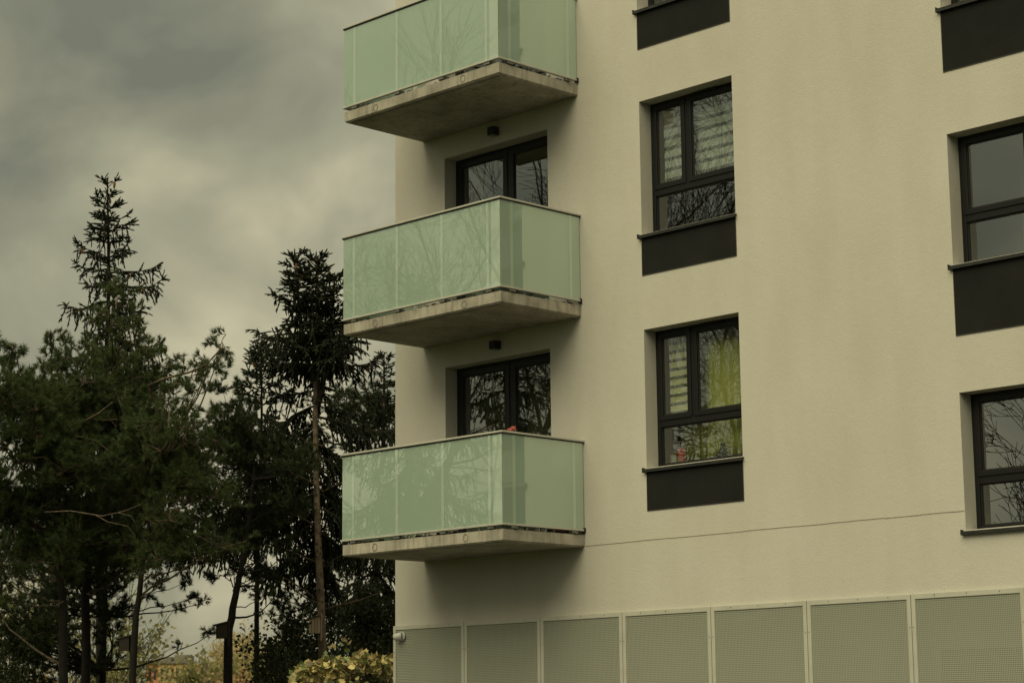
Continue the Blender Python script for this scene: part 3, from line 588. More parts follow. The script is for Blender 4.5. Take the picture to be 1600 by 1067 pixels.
TOCAM = lambda p: unit([CAMP.x-p[0], CAMP.y-p[1], 0])
def spruce(label, base, top, seed, dead=(), rmax=1.9, slope=.45, zlow=-3.0, leaders=None, clear=None, dens=1.0, trunk_r=.13, name='spruce_tree', ncone=10, bare_z=None, group='conifers left of the building', bark='bark', stub=True):
    rng = np.random.default_rng(seed); rr = random.Random(seed)
    base = np.array(base, float); top = np.array(top, float); base[2] = GZ
    t = empty(name, tuple(base), label, 'tree', group)
    tm = MB(); H = top[2]-GZ; n = 14
    ax = lambda z_: base+(top-base)*((z_-GZ)/H)+np.array([.05*math.sin(z_*.7+seed), .05*math.cos(z_*.6+seed), 0])*min(1, (top[2]-z_)/2)
    pts = [ax(GZ-.1+(H+.1)*i/n) for i in range(n+1)]; tm.tube(pts, [trunk_r*(1-i/n)**.8+.012 for i in range(n+1)], 12)
    P = []; D = []; Sc = []; Wd = []; bm = MB(); cones = []
    def shoot(p, d, l, w_=None): P.append(p); D.append(d); Sc.append(l); Wd.append((w_ or .115)*rr.uniform(.85, 1.15))
    def spray(p, d, L, droop, lvl=0):
        s = 0; p = np.array(p, float); d = unit(d); step = .085
        while s < L:
            f = s/L; d = unit(d+np.array([0, 0, -droop*.16])+rng.normal(size=3)*.08)
            shoot(p, d, .115)
            if lvl == 0 and rr.random() < .9:
                for sg in (-1, 1):
                    if rr.random() < .6*dens:
                        sd = unit(np.cross(d, [0, 0, 1])*sg+d*.9+rng.normal(size=3)*.25+np.array([0, 0, -droop*.6])); shoot(p, sd, rr.uniform(.07, .12))
            p = p+d*step; s += step
        return p
    def branch(z_, az, L, elev, droopy, axf=ax, topz=None):
        p = axf(z_); hd = np.array([math.cos(az), math.sin(az), 0]); ds = .09; s = 0; pts = [p]
        while s < L:
            f = s/L; e_ = elev*(1-f)+(-.45*droopy)*math.sin(f*3.0)+(.75*f**2.2)
            d = unit(hd*math.cos(e_)+np.array([0, 0, math.sin(e_)])+rng.normal(size=3)*.06); p = p+d*ds; s += ds; pts.append(p)
            if s > .10+.12*L*(1-.6*dens) or L < .5:
                side = np.cross(d, [0, 0, 1]); ll = (.10+.34*L*math.sin(min(1, (1-f)*1.15+.08)*1.5))*rr.uniform(.5, 1.1); ll = min(ll, .55)
                for sg in (-1, 1):
                    if rr.random() < .86*dens: spray(p, side*sg+d*.8+np.array([0, 0, -.25*droopy+.15*(1-droopy)]), ll, droopy*1.3+.1)
                if droopy > .25 and rr.random() < .8*dens: spray(p, d*.25+np.array([0, 0, -1])+rng.normal(size=3)*.15, rr.uniform(.2, .5)*droopy+.08, .5)
                if rr.random() < .25*dens: spray(p, d*.7+np.array([0, 0, .5])+rng.normal(size=3)*.2, .12, 0)
        d = unit(pts[-1]-pts[-2]); shoot(p, d, .13)
        for q in range(3): shoot(p, unit(d+rng.normal(size=3)*.6), .1)
        k = max(1, len(pts)//6); pp = pts[::k]+[pts[-1]]
        bm.tube(pp, [max(.004, .006+.012*L*(1-i/(len(pp)-1))) for i in range(len(pp))], 5, cap=False)
        if len(cones) < ncone*3 and topz is not None and topz-z_ < 2.2 and rr.random() < .5: cones.append(pts[int(len(pts)*rr.uniform(.3, .95))])
    def leader(axf, ztop, zbot, slope, rmax):
        z_ = ztop
        for q in range(3): shoot(axf(ztop-.10*q), [rng.normal()*.05, rng.normal()*.05, 1], .14)
        tb = [axf(ztop+.02), axf(ztop-.5)]; bm.tube(tb, [.008, .018], 5)
        z_ = ztop-.09; ph = rr.uniform(0, 6)
        while z_ > zbot:
            t_ = ztop-z_; nb = 4 if t_ > .35 else 3; L0 = min(rmax, .09+slope*t_)
            for q in range(nb):
                az = ph+q*6.283/nb+rr.uniform(-.3, .3); L = L0*rr.uniform(.35, 1.25)
                if t_ > .6 and rr.random() < .16: L *= .4
                if clear and clear[0] < z_ < clear[1]:
                    hd = np.array([math.cos(az), math.sin(az), 0]); tc_ = TOCAM(axf(z_))
                    if hd@tc_ > clear[2]: continue
                branch(z_, az, L, max(-.25, .95-.42*t_), min(1, t_*.33), axf, ztop)
            z_ -= rr.uniform(.15, .24) if t_ < 1 else rr.uniform(.2, .3)/max(.6, dens); ph += 1.1
    leader(ax, top[2], zlow, slope, rmax)
    for (lx, ly, lz, zb) in (leaders or []):
        c = np.array([lx, ly, lz]); b0 = ax(zb)
        axf = lambda z_, c=c, b0=b0, zb=zb, lz=lz: b0+(c-b0)*np.array([min(1, ((z_-zb)/(lz-zb))**.5 if z_ > zb else 0)]*2+[(z_-zb)/(lz-zb)])
        bm.tube([axf(zb+(lz-zb)*q/6) for q in range(7)], [.05-.006*q for q in range(7)], 7)
        leader(axf, lz, zb+.15, slope*.95, rmax*.6)
    # dead side limbs and knots on the bare part of the trunk
    if stub:
        zz = -5.2
        while zz < zlow+1.5:
            az = rr.uniform(0, 6.28); p = ax(zz); r_ = trunk_r*(1-(zz-GZ)/H)**.8
            d = np.array([math.cos(az), math.sin(az), .1]); tm.tube([p+d*r_*.7, p+d*(r_+rr.uniform(.01, .03))], [.02, .016], 6, mi=1); zz += rr.uniform(.04, .13)
    
    for path, r in dead: dm = MB(); pth = [np.array(q, float) for q in path]; dm.tube(pth, [r*(1-.75*q/(len(pth)-1)) for q in range(len(pth))], 6); dm.build('dead_limb', M['plimb'], t)

    tm.build('trunk', [M[bark], M['bare']], t); bm.build('limbs', M['pbark'] if bark == 'pbark' else M['bare'], t)
    V, F = scatter(SHOOT, P, D, Sc, rng, Wd); tris('crown', V, F, M['spr'], t)
    rr.shuffle(cones)
    for p in cones[:ncone]:
        o = link('cone', CONE, t); o.location = Vector(p)-Vector(t.location); s = rr.uniform(.11, .15); o.scale = (s, s, s); o.rotation_euler = (rr.uniform(-.2, .2), rr.uniform(-.2, .2), rr.uniform(0, 6))
    return t

def pine(label, trunk, clusters, seed, r0=.14, ntuft=90, name='pine_tree', nm='pin', group='conifers left of the building', cr=(.35, .6), limbs=(), tuft=.10, limb_mat='plimb'):
    """trunk: path of points from ground up; clusters: list of (centre, radius) foliage pads joined to the trunk by limbs"""
    rng = np.random.default_rng(seed); rr = random.Random(seed)
    tp = [np.array(p, float) for p in trunk]; tp[0][2] = GZ-.1
    t = empty(name, (tp[0][0], tp[0][1], GZ), label, 'tree', group)
    tm = MB(); dense = []
    for i in range(len(tp)-1):
        for q in range(4): dense.append(tp[i]+(tp[i+1]-tp[i])*q/4)
    dense.append(tp[-1]); dense = [p+rng.normal(size=3)*np.array([.012, .012, 0]) for p in dense]
    n = len(dense); tm.tube(dense, [r0*(1-.85*i/(n-1)) for i in range(n)], 10); tm.build('trunk', M['pbark'], t)
    bm = MB(); P = []; D = []; Sc = []
    for (c, R) in clusters:
        c = np.array(c, float)
        cand = [i for i, p in enumerate(dense) if p[2] < c[2]+.1 and p[2] > GZ+1.5] or [n//2]
        i0 = min(cand, key=lambda i: abs((c[2]-dense[i][2])-.35*np.linalg.norm((c-dense[i])[:2]))); a = dense[i0]
        mid = a*.5+c*.5+np.array([0, 0, -.12*np.linalg.norm(c-a)*rr.uniform(-.3, 1)])+rng.normal(size=3)*.12
        path = [((1-u)**2)*a+2*u*(1-u)*mid+u*u*c+rng.normal(size=3)*.02 for u in np.linspace(0, 1, 8)]
        l_ = np.linalg.norm(c-a); rb = min(.03, .007+.007*l_); bm.tube(path, [rb*(1-.75*k/7) for k in range(8)], 6, cap=False)
        nt_ = int(ntuft*2.3*(R/.5)**2)
        for k in range(max(4, nt_//9)):                       # twigs through the pad, tufts along each
            v = rng.normal(size=3); v[2] = v[2]*.6+.25; v = unit(v); s0 = path[rr.choice((5, 6, 7, 7))]; L = R*rr.uniform(.5, 1.15)
            e_ = s0+v*L+np.array([0, 0, .15*L]); m_ = (s0+e_)/2+rng.normal(size=3)*.06
            bm.tube([s0, m_, e_], [.008, .006, .003], 4, cap=False)
            dd = unit(e_-m_)
            for q in range(9):
                u = rr.uniform(.12, 1)**.7; p = s0+(m_-s0)*min(1, 2*u) if u < .5 else m_+(e_-m_)*(2*u-1)
                d = unit(dd+rng.normal(size=3)*.75+np.array([0, 0, .35])); P.append(p+d*.02); D.append(d); Sc.append(tuft*rr.uniform(.8, 1.25))
            P.append(e_); D.append(unit(dd+[0, 0, .5])); Sc.append(tuft*1.2)
    for path, r in limbs: 
        pth = [np.array(p, float) for p in path]; bm.tube(pth, [r*(1-.6*k/(len(pth)-1)) for k in range(len(pth))], 7)
    bm.build('limbs', M[limb_mat], t)
    V, F = scatter(TUFT, P, D, Sc, rng); tris('crown', V, F, M[nm], t); return t

def leafy(name, label, base, H, seed, spread=.5, levels=5, r0=.12, leaf=None, lmat=None, lsz=.07, nleaf=6, bark='bare', cat='tree', group=None, lean=(0, 0), split=3, first=.3, gravity=0, minr=.004, up=.25, seg=5, leafdens=1.0):
    rng = np.random.default_rng(seed); rr = random.Random(seed)
    t = empty(name, tuple(base), label, cat, group); bm = MB(); P = []; D = []; Sc = []
    def grow(p, d, L, r, lv):
        n = 4 if lv > 1 else 2; pts = [p]; q = p
        for i in range(n):
            d = unit(d+rng.normal(size=3)*.13+np.array([0, 0, up*.25-gravity*.2])); q = q+d*L/n; pts.append(q)
        bm.tube(pts, [max(minr, r*(1-.35*i/n)) for i in range(n+1)], seg if lv > 2 else 4 if lv > 1 else 3, cap=False)
        if lmat and lv <= 2:
            for k in range(int(nleaf*leafdens)):
                P.append(pts[rr.randrange(1, n+1)]+rng.normal(size=3)*lsz*.8); D.append(rng.normal(size=3)+[0, 0, -.3]); Sc.append(lsz*rr.uniform(.7, 1.3))
        if lv == 0: return
        k = split+(1 if rr.random() < (.4 if split > 2 else .85) else 0)
        for j in range(k):
            f = rr.uniform(.45, 1) if j else 1; idx = min(n, max(1, int(round(f*n)))); s = pts[idx]
            a = rng.normal(size=3); a -= a@d*d; a = unit(a); ang = rr.uniform(.3, .95)*spread*1.6 if j else rr.uniform(.05, .3)
            nd = unit(d*math.cos(ang)+a*math.sin(ang)); grow(s, nd, L*rr.uniform(.62, .86), r*(.68 if j == 0 else rr.uniform(.4, .6)), lv-1)
    grow(np.array(base, float), unit([lean[0], lean[1], 1]), H*first, r0, levels)
    bm.build('branches', M[bark], t)
    if lmat: V, F = scatter(LEAF, P, D, Sc, rng); tris('crown', V, F, M[lmat], t)
    return t

# ------------------------------------------------------------------ conifers left of the building
NP = lambda u, v, d: np.array(at(u, v, d))
G_ = lambda u, d: np.array(at(u, 1060, d))
spruce('tall dark spruce whose thin top stands highest against the sky on the left', G_(160, 38), NP(168, 287, 38), 11, rmax=1.8, slope=.37, zlow=-1.0, dens=.95, ncone=9, trunk_r=.09, bark='pbark')
s2 = spruce('spruce with a bare pale trunk and two pointed tops beside the balconies', G_(507, 35), NP(494, 405, 35), 23, rmax=1.8, slope=.52, zlow=-2.3,
       leaders=[(*NP(460, 400, 35), .6), (*NP(523, 438, 35.3), .2)], clear=(-9, .75, -.1), dens=1.15, ncone=8, trunk_r=.078,
       dead=[([NP(507, 948, 34.9), NP(480, 925, 34.5), NP(455, 908, 34.2), NP(425, 893, 34)], .022), ([NP(507, 950, 34.9), NP(485, 938, 34.6), NP(450, 915, 34.5), NP(415, 900, 34.3)], .02), ([NP(507, 884, 34.9), NP(480, 872, 34.6), NP(440, 855, 34.4), NP(395, 828, 34.2)], .022),
             ([NP(505, 768, 34.9), NP(480, 750, 34.6), NP(455, 738, 34.4), NP(420, 712, 34.3)], .024), ([NP(505, 832, 34.9), NP(478, 812, 34.6), NP(452, 800, 34.4)], .018), ([NP(504, 697, 34.9), NP(480, 690, 34.7), NP(450, 672, 34.5)], .018),
             ([NP(509, 952, 34.9), NP(530, 945, 34.6), NP(560, 938, 34.5), NP(595, 925, 34.4)], .02), ([NP(509, 766, 34.9), NP(525, 757, 34.7), NP(545, 752, 34.6)], .018), ([NP(510, 885, 34.9), NP(525, 872, 34.7), NP(545, 860, 34.6)], .012), ([NP(504, 628, 34.9), NP(490, 622, 34.7), NP(470, 610, 34.6)], .012)])
spruce('small spruce with a single pointed top left of the bare pale trunk', G_(405, 37), NP(408, 543, 37), 31, rmax=1.35, slope=.42, zlow=-1.7, dens=.95, ncone=5, trunk_r=.05, bark='pbark')
spruce('spruce mostly hidden behind the balconies, its branches showing at the wall edge', G_(585, 41), NP(600, 560, 41), 37, rmax=1.5, slope=.5, zlow=-3.9, dens=.85, ncone=3, trunk_r=.09, bark='pbark')

def cl(lst, d0, seed):
    rr = random.Random(seed); return [(NP(u, v, d0+rr.uniform(-1.1, 1.1)), R) for (u, v, R) in lst]
def fill(u0, u1, v0, v1, n, R, seed, keep=None):
    rr = random.Random(seed); L = []
    while len(L) < n:
        u, v = rr.uniform(u0, u1), rr.uniform(v0, v1)
        if keep is None or keep(u, v): L.append((u, v, rr.uniform(*R)))
    return L
# left-edge pine
pine('broad pine cut by the left edge of the picture', [G_(104, 31), NP(100, 940, 31), NP(80, 800, 31), NP(60, 650, 31)],
     cl([(20, 545, .26), (0, 560, .35), (78, 575, .22), (45, 620, .5), (-10, 640, .5)]+fill(-60, 130, 600, 880, 34, (.4, .62), 3)+fill(-40, 90, 930, 1000, 3, (.28, .4), 4), 31, 1), 101, r0=.085, ntuft=105,
     limbs=[([NP(0, 880, 30.2), NP(22, 900, 30), NP(30, 940, 30), NP(12, 975, 30)], .004)])
# middle pine, its top in front of the tall spruce
pine('dense dark green pine in front of the tall spruce', [G_(132, 33), NP(134, 930, 33), NP(150, 760, 33), NP(175, 600, 33), NP(185, 480, 33)],
     cl([(190, 448, .24), (200, 480, .3), (172, 490, .28), (205, 520, .36), (150, 540, .3), (110, 545, .24), (72, 535, .22), (90, 575, .4), (180, 565, .45), (225, 560, .4), (262, 572, .34), (130, 600, .5), (200, 620, .5)]+fill(90, 250, 600, 880, 36, (.42, .65), 5), 32.5, 2), 102, r0=.085, ntuft=105,
     limbs=[([NP(75, 690, 31.0), NP(110, 670, 31), NP(155, 645, 31), NP(176, 628, 31)], .022), ([NP(100, 677, 31), NP(150, 688, 30.8), NP(175, 708, 30.7)], .014), ([NP(145, 505, 31.6), NP(155, 490, 31.5), NP(170, 484, 31.5)], .014)])
# leaning pine with the long arm reaching right
pine('leaning pine with one long branch reaching up to the right', [G_(203, 30.5), NP(212, 960, 30.5), NP(228, 850, 30.5), NP(250, 720, 30.5)],
     cl([(345, 545, .2), (335, 565, .26), (318, 580, .24), (350, 530, .14), (300, 590, .24), (272, 598, .24), (285, 640, .28), (330, 640, .22), (345, 690, .3), (230, 660, .3), (255, 620, .3), (225, 700, .4)]+fill(180, 350, 690, 880, 30, (.32, .52), 6), 30.5, 3), 103, r0=.065, ntuft=95, tuft=.095,
     limbs=[([NP(250, 720, 30.5), NP(245, 640, 30.2), NP(232, 602, 30.2), NP(255, 592, 30), NP(295, 582, 29.8), NP(322, 570, 29.8), NP(345, 545, 29.8)], .026), ([NP(70, 800, 29.8), NP(110, 798, 29.6), NP(160, 806, 29.5), NP(195, 798, 29.4), NP(220, 788, 29.4)], .012), ([NP(150, 805, 29.5), NP(168, 815, 29.4), NP(200, 822, 29.4), NP(212, 838, 29.4)], .008), ([NP(185, 801, 29.4), NP(205, 806, 29.3), NP(214, 822, 29.3)], .006)])
# low hanging pads in shade, over the far view
pine('low branched dark pine with its crown hanging over the far houses', [G_(160, 35), NP(162, 960, 35), NP(168, 850, 35)],
     cl(fill(20, 300, 845, 890, 22, (.28, .42), 7)+fill(60, 215, 890, 940, 8, (.25, .36), 27)+[(285, 908, .22), (245, 912, .22), (318, 942, .16), (332, 985, .15), (300, 935, .15), (60, 985, .35), (30, 1000, .35), (20, 1045, .4), (70, 1035, .25), (190, 960, .3), (110, 900, .35), (185, 1010, .2), (140, 1050, .15), (40, 960, .3)], 35, 4)+cl(fill(-20, 180, 900, 1030, 30, (.26, .40), 12)+[(110, 1050, .3), (60, 1060, .35), (165, 1045, .3), (0, 1060, .4)], 34, 14), 104, r0=.08, ntuft=80, nm='pin2', tuft=.10, limb_mat='pbark')
# pine carrying the bird box
pine('leaning pine with a bird box on its trunk', [G_(353, 33), NP(356, 1010, 33), NP(364, 950, 33), NP(378, 880, 33), NP(392, 800, 33), NP(400, 700, 33)],
     cl([(375, 600, .2), (368, 640, .26), (385, 690, .3), (350, 720, .3)]+fill(335, 470, 680, 895, 34, (.28, .45), 8)+fill(300, 400, 610, 720, 7, (.25, .36), 33)+[(412, 930, .22), (425, 900, .28), (400, 905, .25), (362, 650, .25), (372, 670, .28), (345, 680, .28)]+[(330, 900, .25), (440, 920, .22)], 34, 5), 105, r0=.085, ntuft=80, nm='pin2', tuft=.095, limb_mat='pbark')
# pine behind the pale trunk
pine('grey green pine behind the bare pale trunk', [G_(560, 42), NP(560, 900, 42), NP(565, 700, 42)],
     cl([(600, 605, .25), (585, 625, .35), (560, 640, .4), (600, 660, .35)]+fill(420, 612, 620, 900, 34, (.3, .5), 9)+fill(400, 600, 900, 985, 9, (.25, .4), 19), 42, 6), 106, r0=.06, ntuft=75, nm='pin2', tuft=.10, limb_mat='pbark')

# bird boxes
def birdbox(p, w_, h_, yaw, label, tilt=0, bm_='box_shaded'):
    t = empty('bird_box', tuple(p), label, 'bird box', 'wooden bird boxes on the tree trunks'); t.rotation_euler = (0, tilt, yaw)
    def loc(o): o.location = (0, 0, 0); return o
    hw = w_/2
    m = MB(); m.add([(-hw, -.08, 0), (hw, -.08, 0), (hw, .08, 0), (-hw, .08, 0), (-hw, -.08, h_*.84), (hw, -.08, h_), (hw, .08, h_), (-hw, .08, h_*.84)], [(0, 3, 2, 1), (4, 5, 6, 7), (0, 1, 5, 4), (1, 2, 6, 5), (2, 3, 7, 6), (3, 0, 4, 7)]); loc(m.build('box_body', M[bm_], t))
    for i in range(1, 4): x_ = -hw+w_*i/4; loc(box('board_gap', (x_-.003, x_+.003, -.082, -.0795, .005, h_*.84), M['gasket'], t))
    m = MB(); a, b = -hw-.045, hw+.01; za, zb_ = h_*.80, h_*1.03
    m.add([(a, -.10, za), (b, -.10, zb_), (b, .10, zb_), (a, .10, za), (a, -.10, za+.018), (b, -.10, zb_+.018), (b, .10, zb_+.018), (a, .10, za+.018)], [(0, 3, 2, 1), (4, 5, 6, 7), (0, 1, 5, 4), (1, 2, 6, 5), (2, 3, 7, 6), (3, 0, 4, 7)]); loc(m.build('roof', M['boxr'], t))
    loc(box('mounting_batten', (hw+.006, hw+.024, -.03, .03, -.12, h_*1.15), M[bm_], t))
    m = MB(); m.tube([(-hw-.002, 0, h_*.6), (-hw-.006, 0, h_*.6)], .018, 14); loc(m.build('entrance_hole', M['black'], t)); return t
yw = -YAW
birdbox(NP(492, 989, 34.3), .18, .27, -math.atan2(RT.y, -RT.x)*0+.79, 'pale wooden bird box on the left side of the bare pale trunk', bm_='boxw')
birdbox(NP(347, 997, 32.75), .17, .24, .79, 'shaded wooden bird box on the leaning pine trunk')
birdbox(NP(195, 1016, 30.55), .14, .20, .79, 'shaded wooden bird box at the left edge of the leaning pine with the long arm')

# broadleaf tree and shrubs by the building corner
leafy('broadleaf_tree', 'dark leaved broadleaf tree between the pale trunk and the building corner', (*at(588, 1060, 36)[:2], GZ), 4.7, 41, spread=.26, levels=5, r0=.05, lmat='dleaf', lsz=.085, nleaf=9, first=.30, split=3)
def bush(name, label, c, rx, ry, h, seed, lmat, n, lsz, cat='shrub'):
    rng = np.random.default_rng(seed); t = empty(name, (c[0], c[1], GZ), label, cat); bm = MB(); P = []; D = []
    for i in range(26):
        a = rng.uniform(0, 6.28); q = rng.uniform(.3, 1); e_ = np.array([c[0]+rx*q*math.cos(a), c[1]+ry*q*math.sin(a), GZ+h*math.sqrt(max(.05, 1-q*q*.8))*.95]); b0 = np.array([c[0], c[1], GZ]); m_ = (b0+e_)/2+[0, 0, .25]
        bm.tube([b0, m_, e_], [.025, .014, .005], 5, cap=False)
    for i in range(n):
        v = rng.normal(size=3); v = unit(v); v[2] = abs(v[2]); q = rng.uniform(.6, 1.0)**.5*(1+.10*math.sin(v[0]*9+seed)+.10*math.sin(v[1]*8)+.08*math.sin(v[2]*11))
        P.append((c[0]+rx*q*v[0], c[1]+ry*q*v[1], GZ+.1+(h-.1)*q*v[2])); D.append(v+rng.normal(size=3)*.5)
    bm.build('branches', M['bare'], t); V, F = scatter(LEAF, P, D, rng.uniform(.7, 1.3, n)*lsz, rng); tris('crown', V, F, M[lmat], t); return t
a = at(455, 1060, 33); bush('evergreen_shrub', 'near black evergreen shrub left of the pale trunk', a, .72, .9, 3.15, 51, 'dleaf', 10000, .05)
a = at(575, 1060, 39); bush('evergreen_shrub', 'dark evergreen shrub behind the yellow leaved bush by the wall', a, 1.0, .9, 4.0, 52, 'dleaf', 11000, .06)

a = at(8, 1060, 33); bush('evergreen_shrub', 'dark evergreen shrub at the bottom left corner under the broad pine', a, .8, .9, 3.05, 53, 'dleaf', 9000, .055)
# yellow leaved bush by the corner: broad separate leaves
yb = empty('yellow_bush', (*at(540, 1060, 30.5)[:2], GZ), 'bush with large yellow and brown autumn leaves at the building corner', 'bush')
def leaf_mesh(name, mt, seed):
    rr = random.Random(seed); n = 9; out_ = [(0, 0, 0)]
    prof = [(0, 0), (.30, .10), (.50, .32), (.36, .44), (.44, .62), (.22, .72), (0, 1.0)]
    vs = [(0, p[1], -.10*abs(p[0])*0+.06*math.sin(p[1]*3)) for p in prof]; k = len(prof)
    for sg in (1, -1):
        for (x_, y_) in prof[1:-1]: vs.append((sg*x_*rr.uniform(.85, 1.15), y_*rr.uniform(.95, 1.05), .16*x_+.05*math.sin(y_*4+seed)+rr.uniform(-.05, .03)))
    fs = []
    for s_, o_ in ((0, k), (1, k+k-2)):
        for i in range(k-1):
            a_ = i; b_ = i+1; la = o_+i-1 if 1 <= i <= k-2 else None; lb = o_+i if 1 <= i+1 <= k-2 else None
            f = [a_]+([la] if la is not None else [])+([lb] if lb is not None else [])+[b_]
            if len(f) >= 3: fs.append(f if s_ == 0 else f[::-1])
    me = bpy.data.meshes.new(name); me.from_pydata(vs, [], fs); me.materials.append(mt); return me
LM = [leaf_mesh('leaf', M[q], i) for i, q in enumerate(('yl', 'yl', 'yl', 'gl', 'gl', 'yl', 'brl'))]
rr = random.Random(77); twm = MB(); spots = []
def top_v(u):                                                  # the bush's uneven outline
    return 1026+ (30*max(0, (500-u)/45)**1.2 if u < 500 else 0)+4*math.sin(u*.13)+5*math.sin(u*.05+1)
ybase = Vector((*at(545, 1060, 30.5)[:2], GZ))
for i in range(1250):
    u = rr.uniform(453, 640); v = top_v(u)+abs(rr.gauss(0, 1))*22+rr.uniform(0, 8); d = 30.5+rr.uniform(-.6, .6)
    spots.append((d, at(u, v, d)))
for i in range(14): u, v = rr.choice([(527, 1008), (531, 1018), (540, 1015), (546, 1008), (520, 1012), (538, 1006), (508, 1018), (590, 1026)]); d = 30.5+rr.uniform(-.3, .3); spots.append((d, at(u+rr.uniform(-4, 4), v+rr.uniform(-4, 5), d)))
spots.sort(key=lambda s: s[0]); rest = MB()
for i, (d, p) in enumerate(spots):
    me = LM[rr.randrange(7)]; s = rr.uniform(.065, .12); rot = Euler((rr.uniform(.2, 1.5), rr.uniform(-.5, .5), rr.uniform(0, 6.28)))
    if i < 295:
        o = link('leaf', me, yb); o.location = p-yb.location; o.rotation_euler = rot; o.scale = (s, s, s)
    else:
        Mx = Matrix.Translation(p) @ rot.to_matrix().to_4x4() @ Matrix.Scale(s, 4); rest.add([Mx @ v_.co for v_ in me.vertices], [list(q.vertices) for q in me.polygons], LM.index(me))
r_ = rest.build('foliage', [m_.materials[0] for m_ in LM], yb); r_['kind'] = 'stuff'
for i in range(60):
    p = Vector(rr.choice(spots)[1]); b0 = ybase+Vector((rr.uniform(-.5, .5), rr.uniform(-.5, .5), 0)); twm.tube([b0, (b0+p)/2+Vector((0, 0, .2)), p], [.02, .012, .004], 5, cap=False)
twm.build('branches', M['bare'], yb)

# ------------------------------------------------------------------ middle distance and far view below the crowns
def gpos(u, d): p = at(u, 1060, d); return (p.x, p.y, GZ)
mid = [(60, 62, 7.2, 'aut2'), (120, 66, 6.8, 'aut2'), (172, 64, 5.4, 'aut2'), (15, 70, 7.5, 'aut2'), (208, 75, 3.6, 'aut2')]
lbm = ['olive leaved tree far left behind the dark trunks', 'olive leaved tree behind the two leftmost dark trunks', 'olive leaved tree seen between the dark trunks', 'olive leaved tree at the far left edge behind the pine', 'low olive tree left of the salmon coloured building']
for i, (u, d, h, mt_) in enumerate(mid): leafy('distant_tree', lbm[i], gpos(u, d), h, 200+i, spread=.55, levels=4, r0=.1, lmat=mt_, lsz=.15, nleaf=4, first=.32, group='olive trees in the middle distance')
far = [(222, 120, 5.6, 'aut3', 'rusty round shrub just left of the salmon coloured building'), (258, 110, 3.7, 'aut2', 'low olive shrub in front of the salmon coloured building'), (285, 130, 4.4, 'aut', 'yellow shrub in front of the ochre end of the far building'),
       (304, 145, 6.9, 'aut', 'broad tan autumn tree beside the far building'), (325, 138, 6.8, 'aut2', 'pale twiggy autumn tree right of the far building'), (345, 150, 7.4, 'aut', 'tan autumn tree left of the leaning trunk with the bird box'),
       (378, 140, 9.8, 'aut', 'tall yellow autumn tree right of the leaning trunk'), (392, 150, 10.6, 'aut', 'tallest yellow autumn tree, pale against the sky'), (372, 128, 6.0, 'aut3', 'rusty autumn tree at the foot of the tall yellow ones'), (405, 135, 7.2, 'aut2', 'olive autumn tree behind the near black shrub'),
       (235, 100, 3.2, 'aut2', 'low green hedge shrub left below the far building'), (255, 96, 2.9, 'aut2', 'low green hedge shrub below the far building'), (205, 104, 3.6, 'aut3', 'rusty hedge shrub beside the leaning trunk'), (440, 150, 8.0, 'aut', 'tan autumn tree mostly hidden by the near black shrub'),
       (90, 130, 6.5, 'aut3', 'rusty autumn tree low between the leftmost trunks'), (150, 140, 6.4, 'aut', 'yellow autumn tree low between the dark trunks')]
for i, (u, d, h, mt_, lb) in enumerate(far):
    leafy('autumn_tree', lb, gpos(u, d), h, 300+i, spread=.42 if h > 5 else .7, levels=4, r0=.11, lmat=mt_, lsz=.30, nleaf=9, first=.30, bark='birch', group='autumn trees in the far view', minr=.02)
# far salmon and ochre building
fb0 = Vector(gpos(262, 230)); R2 = Vector((RT.x, RT.y, 0)).normalized(); F2 = Vector((fwd.x, fwd.y, 0)).normalized()
fb = empty('far_building', tuple(fb0), 'salmon and ochre flat roofed building far away between the trunks', 'building')
zt = at(262, 1036, 230).z; px_ = 230/FPX
def fbox(name, u0, u1, z0, z1, dz, mt_, dep=10, parent=fb, push=0):
    a = fb0+R2*((u0-262)*px_)+F2*push; b = fb0+R2*((u1-262)*px_)+F2*push; m = MB(); c, d_ = a+F2*dep, b+F2*dep
    m.add([(a.x, a.y, z0), (b.x, b.y, z0), (d_.x, d_.y, z0), (c.x, c.y, z0), (a.x, a.y, z1), (b.x, b.y, z1), (d_.x, d_.y, z1), (c.x, c.y, z1)], [(0, 3, 2, 1), (4, 5, 6, 7), (0, 1, 5, 4), (1, 2, 6, 5), (2, 3, 7, 6), (3, 0, 4, 7)]); return m.build(name, mt_, parent)
fbox('salmon_wing', 228, 246, GZ, zt, 0, M['salmon']); fbox('ochre_wing', 246.1, 300, GZ, zt, 0, M['ochre'])
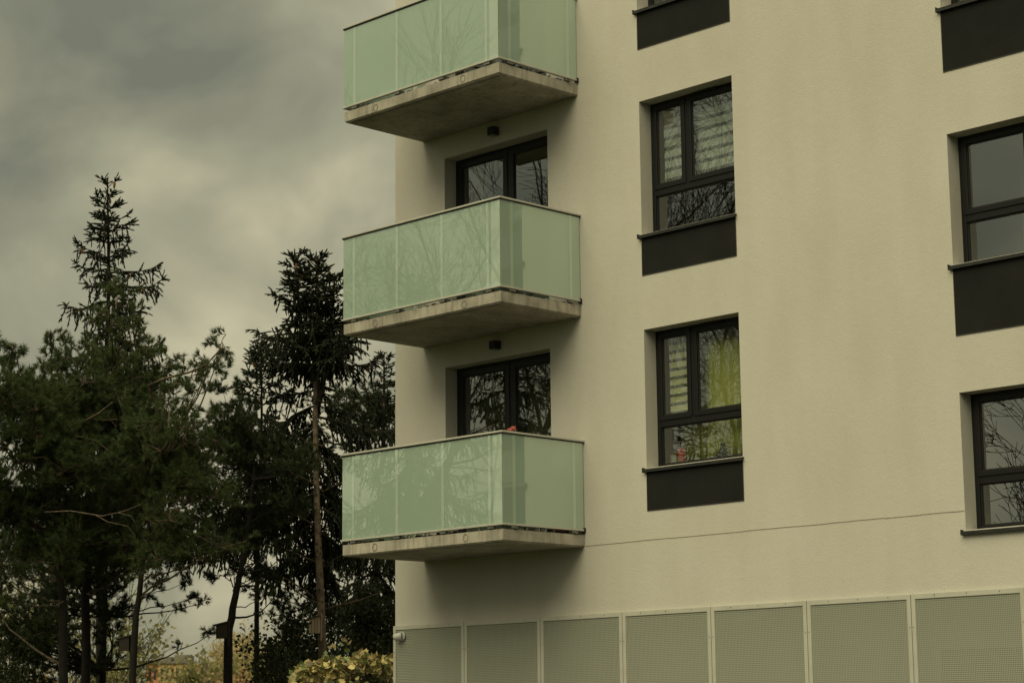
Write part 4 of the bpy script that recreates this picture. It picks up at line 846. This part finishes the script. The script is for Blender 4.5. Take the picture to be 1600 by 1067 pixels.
fbox('roof', 227, 301, zt, zt+.25, 0, M['farroof'], 10.4, push=-.2)
fbox('roof_house', 236, 262, zt+.26, zt+.8, 0, M['farroof'], 4, push=2); fbox('roof_house', 267, 290, zt+.26, zt+1.0, 0, M['farroof'], 4, push=2)
fbox('chimney', 240, 241.5, zt+.81, zt+1.5, 0, M['farroof'], .4, push=3)
for r in range(3):
    for u in (232, 240, 251, 259, 267, 275, 283, 291): fbox('window', u, u+4, zt-1.7-r*2.7, zt-.5-r*2.7, 0, M['farwin'], .06, push=-.05)

# ------------------------------------------------------------------ bare trees across the street, mirrored in the glass
BT = 'bare street trees mirrored in the window glass'
leafy('bare_tree', 'tallest bare tree mirrored in the glass of the top balcony', (-26.5, -21, GZ), 25, 61, spread=.5, levels=8, r0=.20, first=.28, group=BT, minr=.008, split=2, up=.10)
leafy('bare_tree', 'bare tree mirrored in the upper windows', (-17.5, -20.5, GZ), 22, 62, spread=.52, levels=8, r0=.17, first=.28, group=BT, minr=.008, split=2, up=.10)
leafy('bare_tree', 'wide bare tree mirrored in the middle balcony door', (-21.8, -18.5, GZ), 20, 65, spread=.6, levels=8, r0=.2, first=.25, group=BT, minr=.009, split=2, up=.0)
leafy('bare_tree', 'small bare tree mirrored in the lowest right hand window', (-6.2, -20, GZ), 10.5, 63, spread=.5, levels=7, r0=.08, first=.28, group=BT, minr=.007, split=2, up=.1)
leafy('bare_tree', 'low bare tree mirrored in the lower left window', (-13, -24, GZ), 15, 64, spread=.5, levels=7, r0=.12, first=.28, group=BT, minr=.008, split=2, up=.10)
spruce('dark spruce mirrored in the lowest balcony door', (-18.9, -17, GZ), (-18.9, -17, 5.6), 71, rmax=2.7, slope=.6, zlow=-5.0, dens=.8, ncone=0, stub=False, group='evergreens mirrored in the glass', bark='pbark')
spruce('dark spruce mirrored in the lower left window', (-12.6, -17, GZ), (-12.6, -17, 2.0), 72, rmax=2.2, slope=.55, zlow=-5.8, dens=.55, ncone=0, stub=False, group='evergreens mirrored in the glass', bark='pbark')
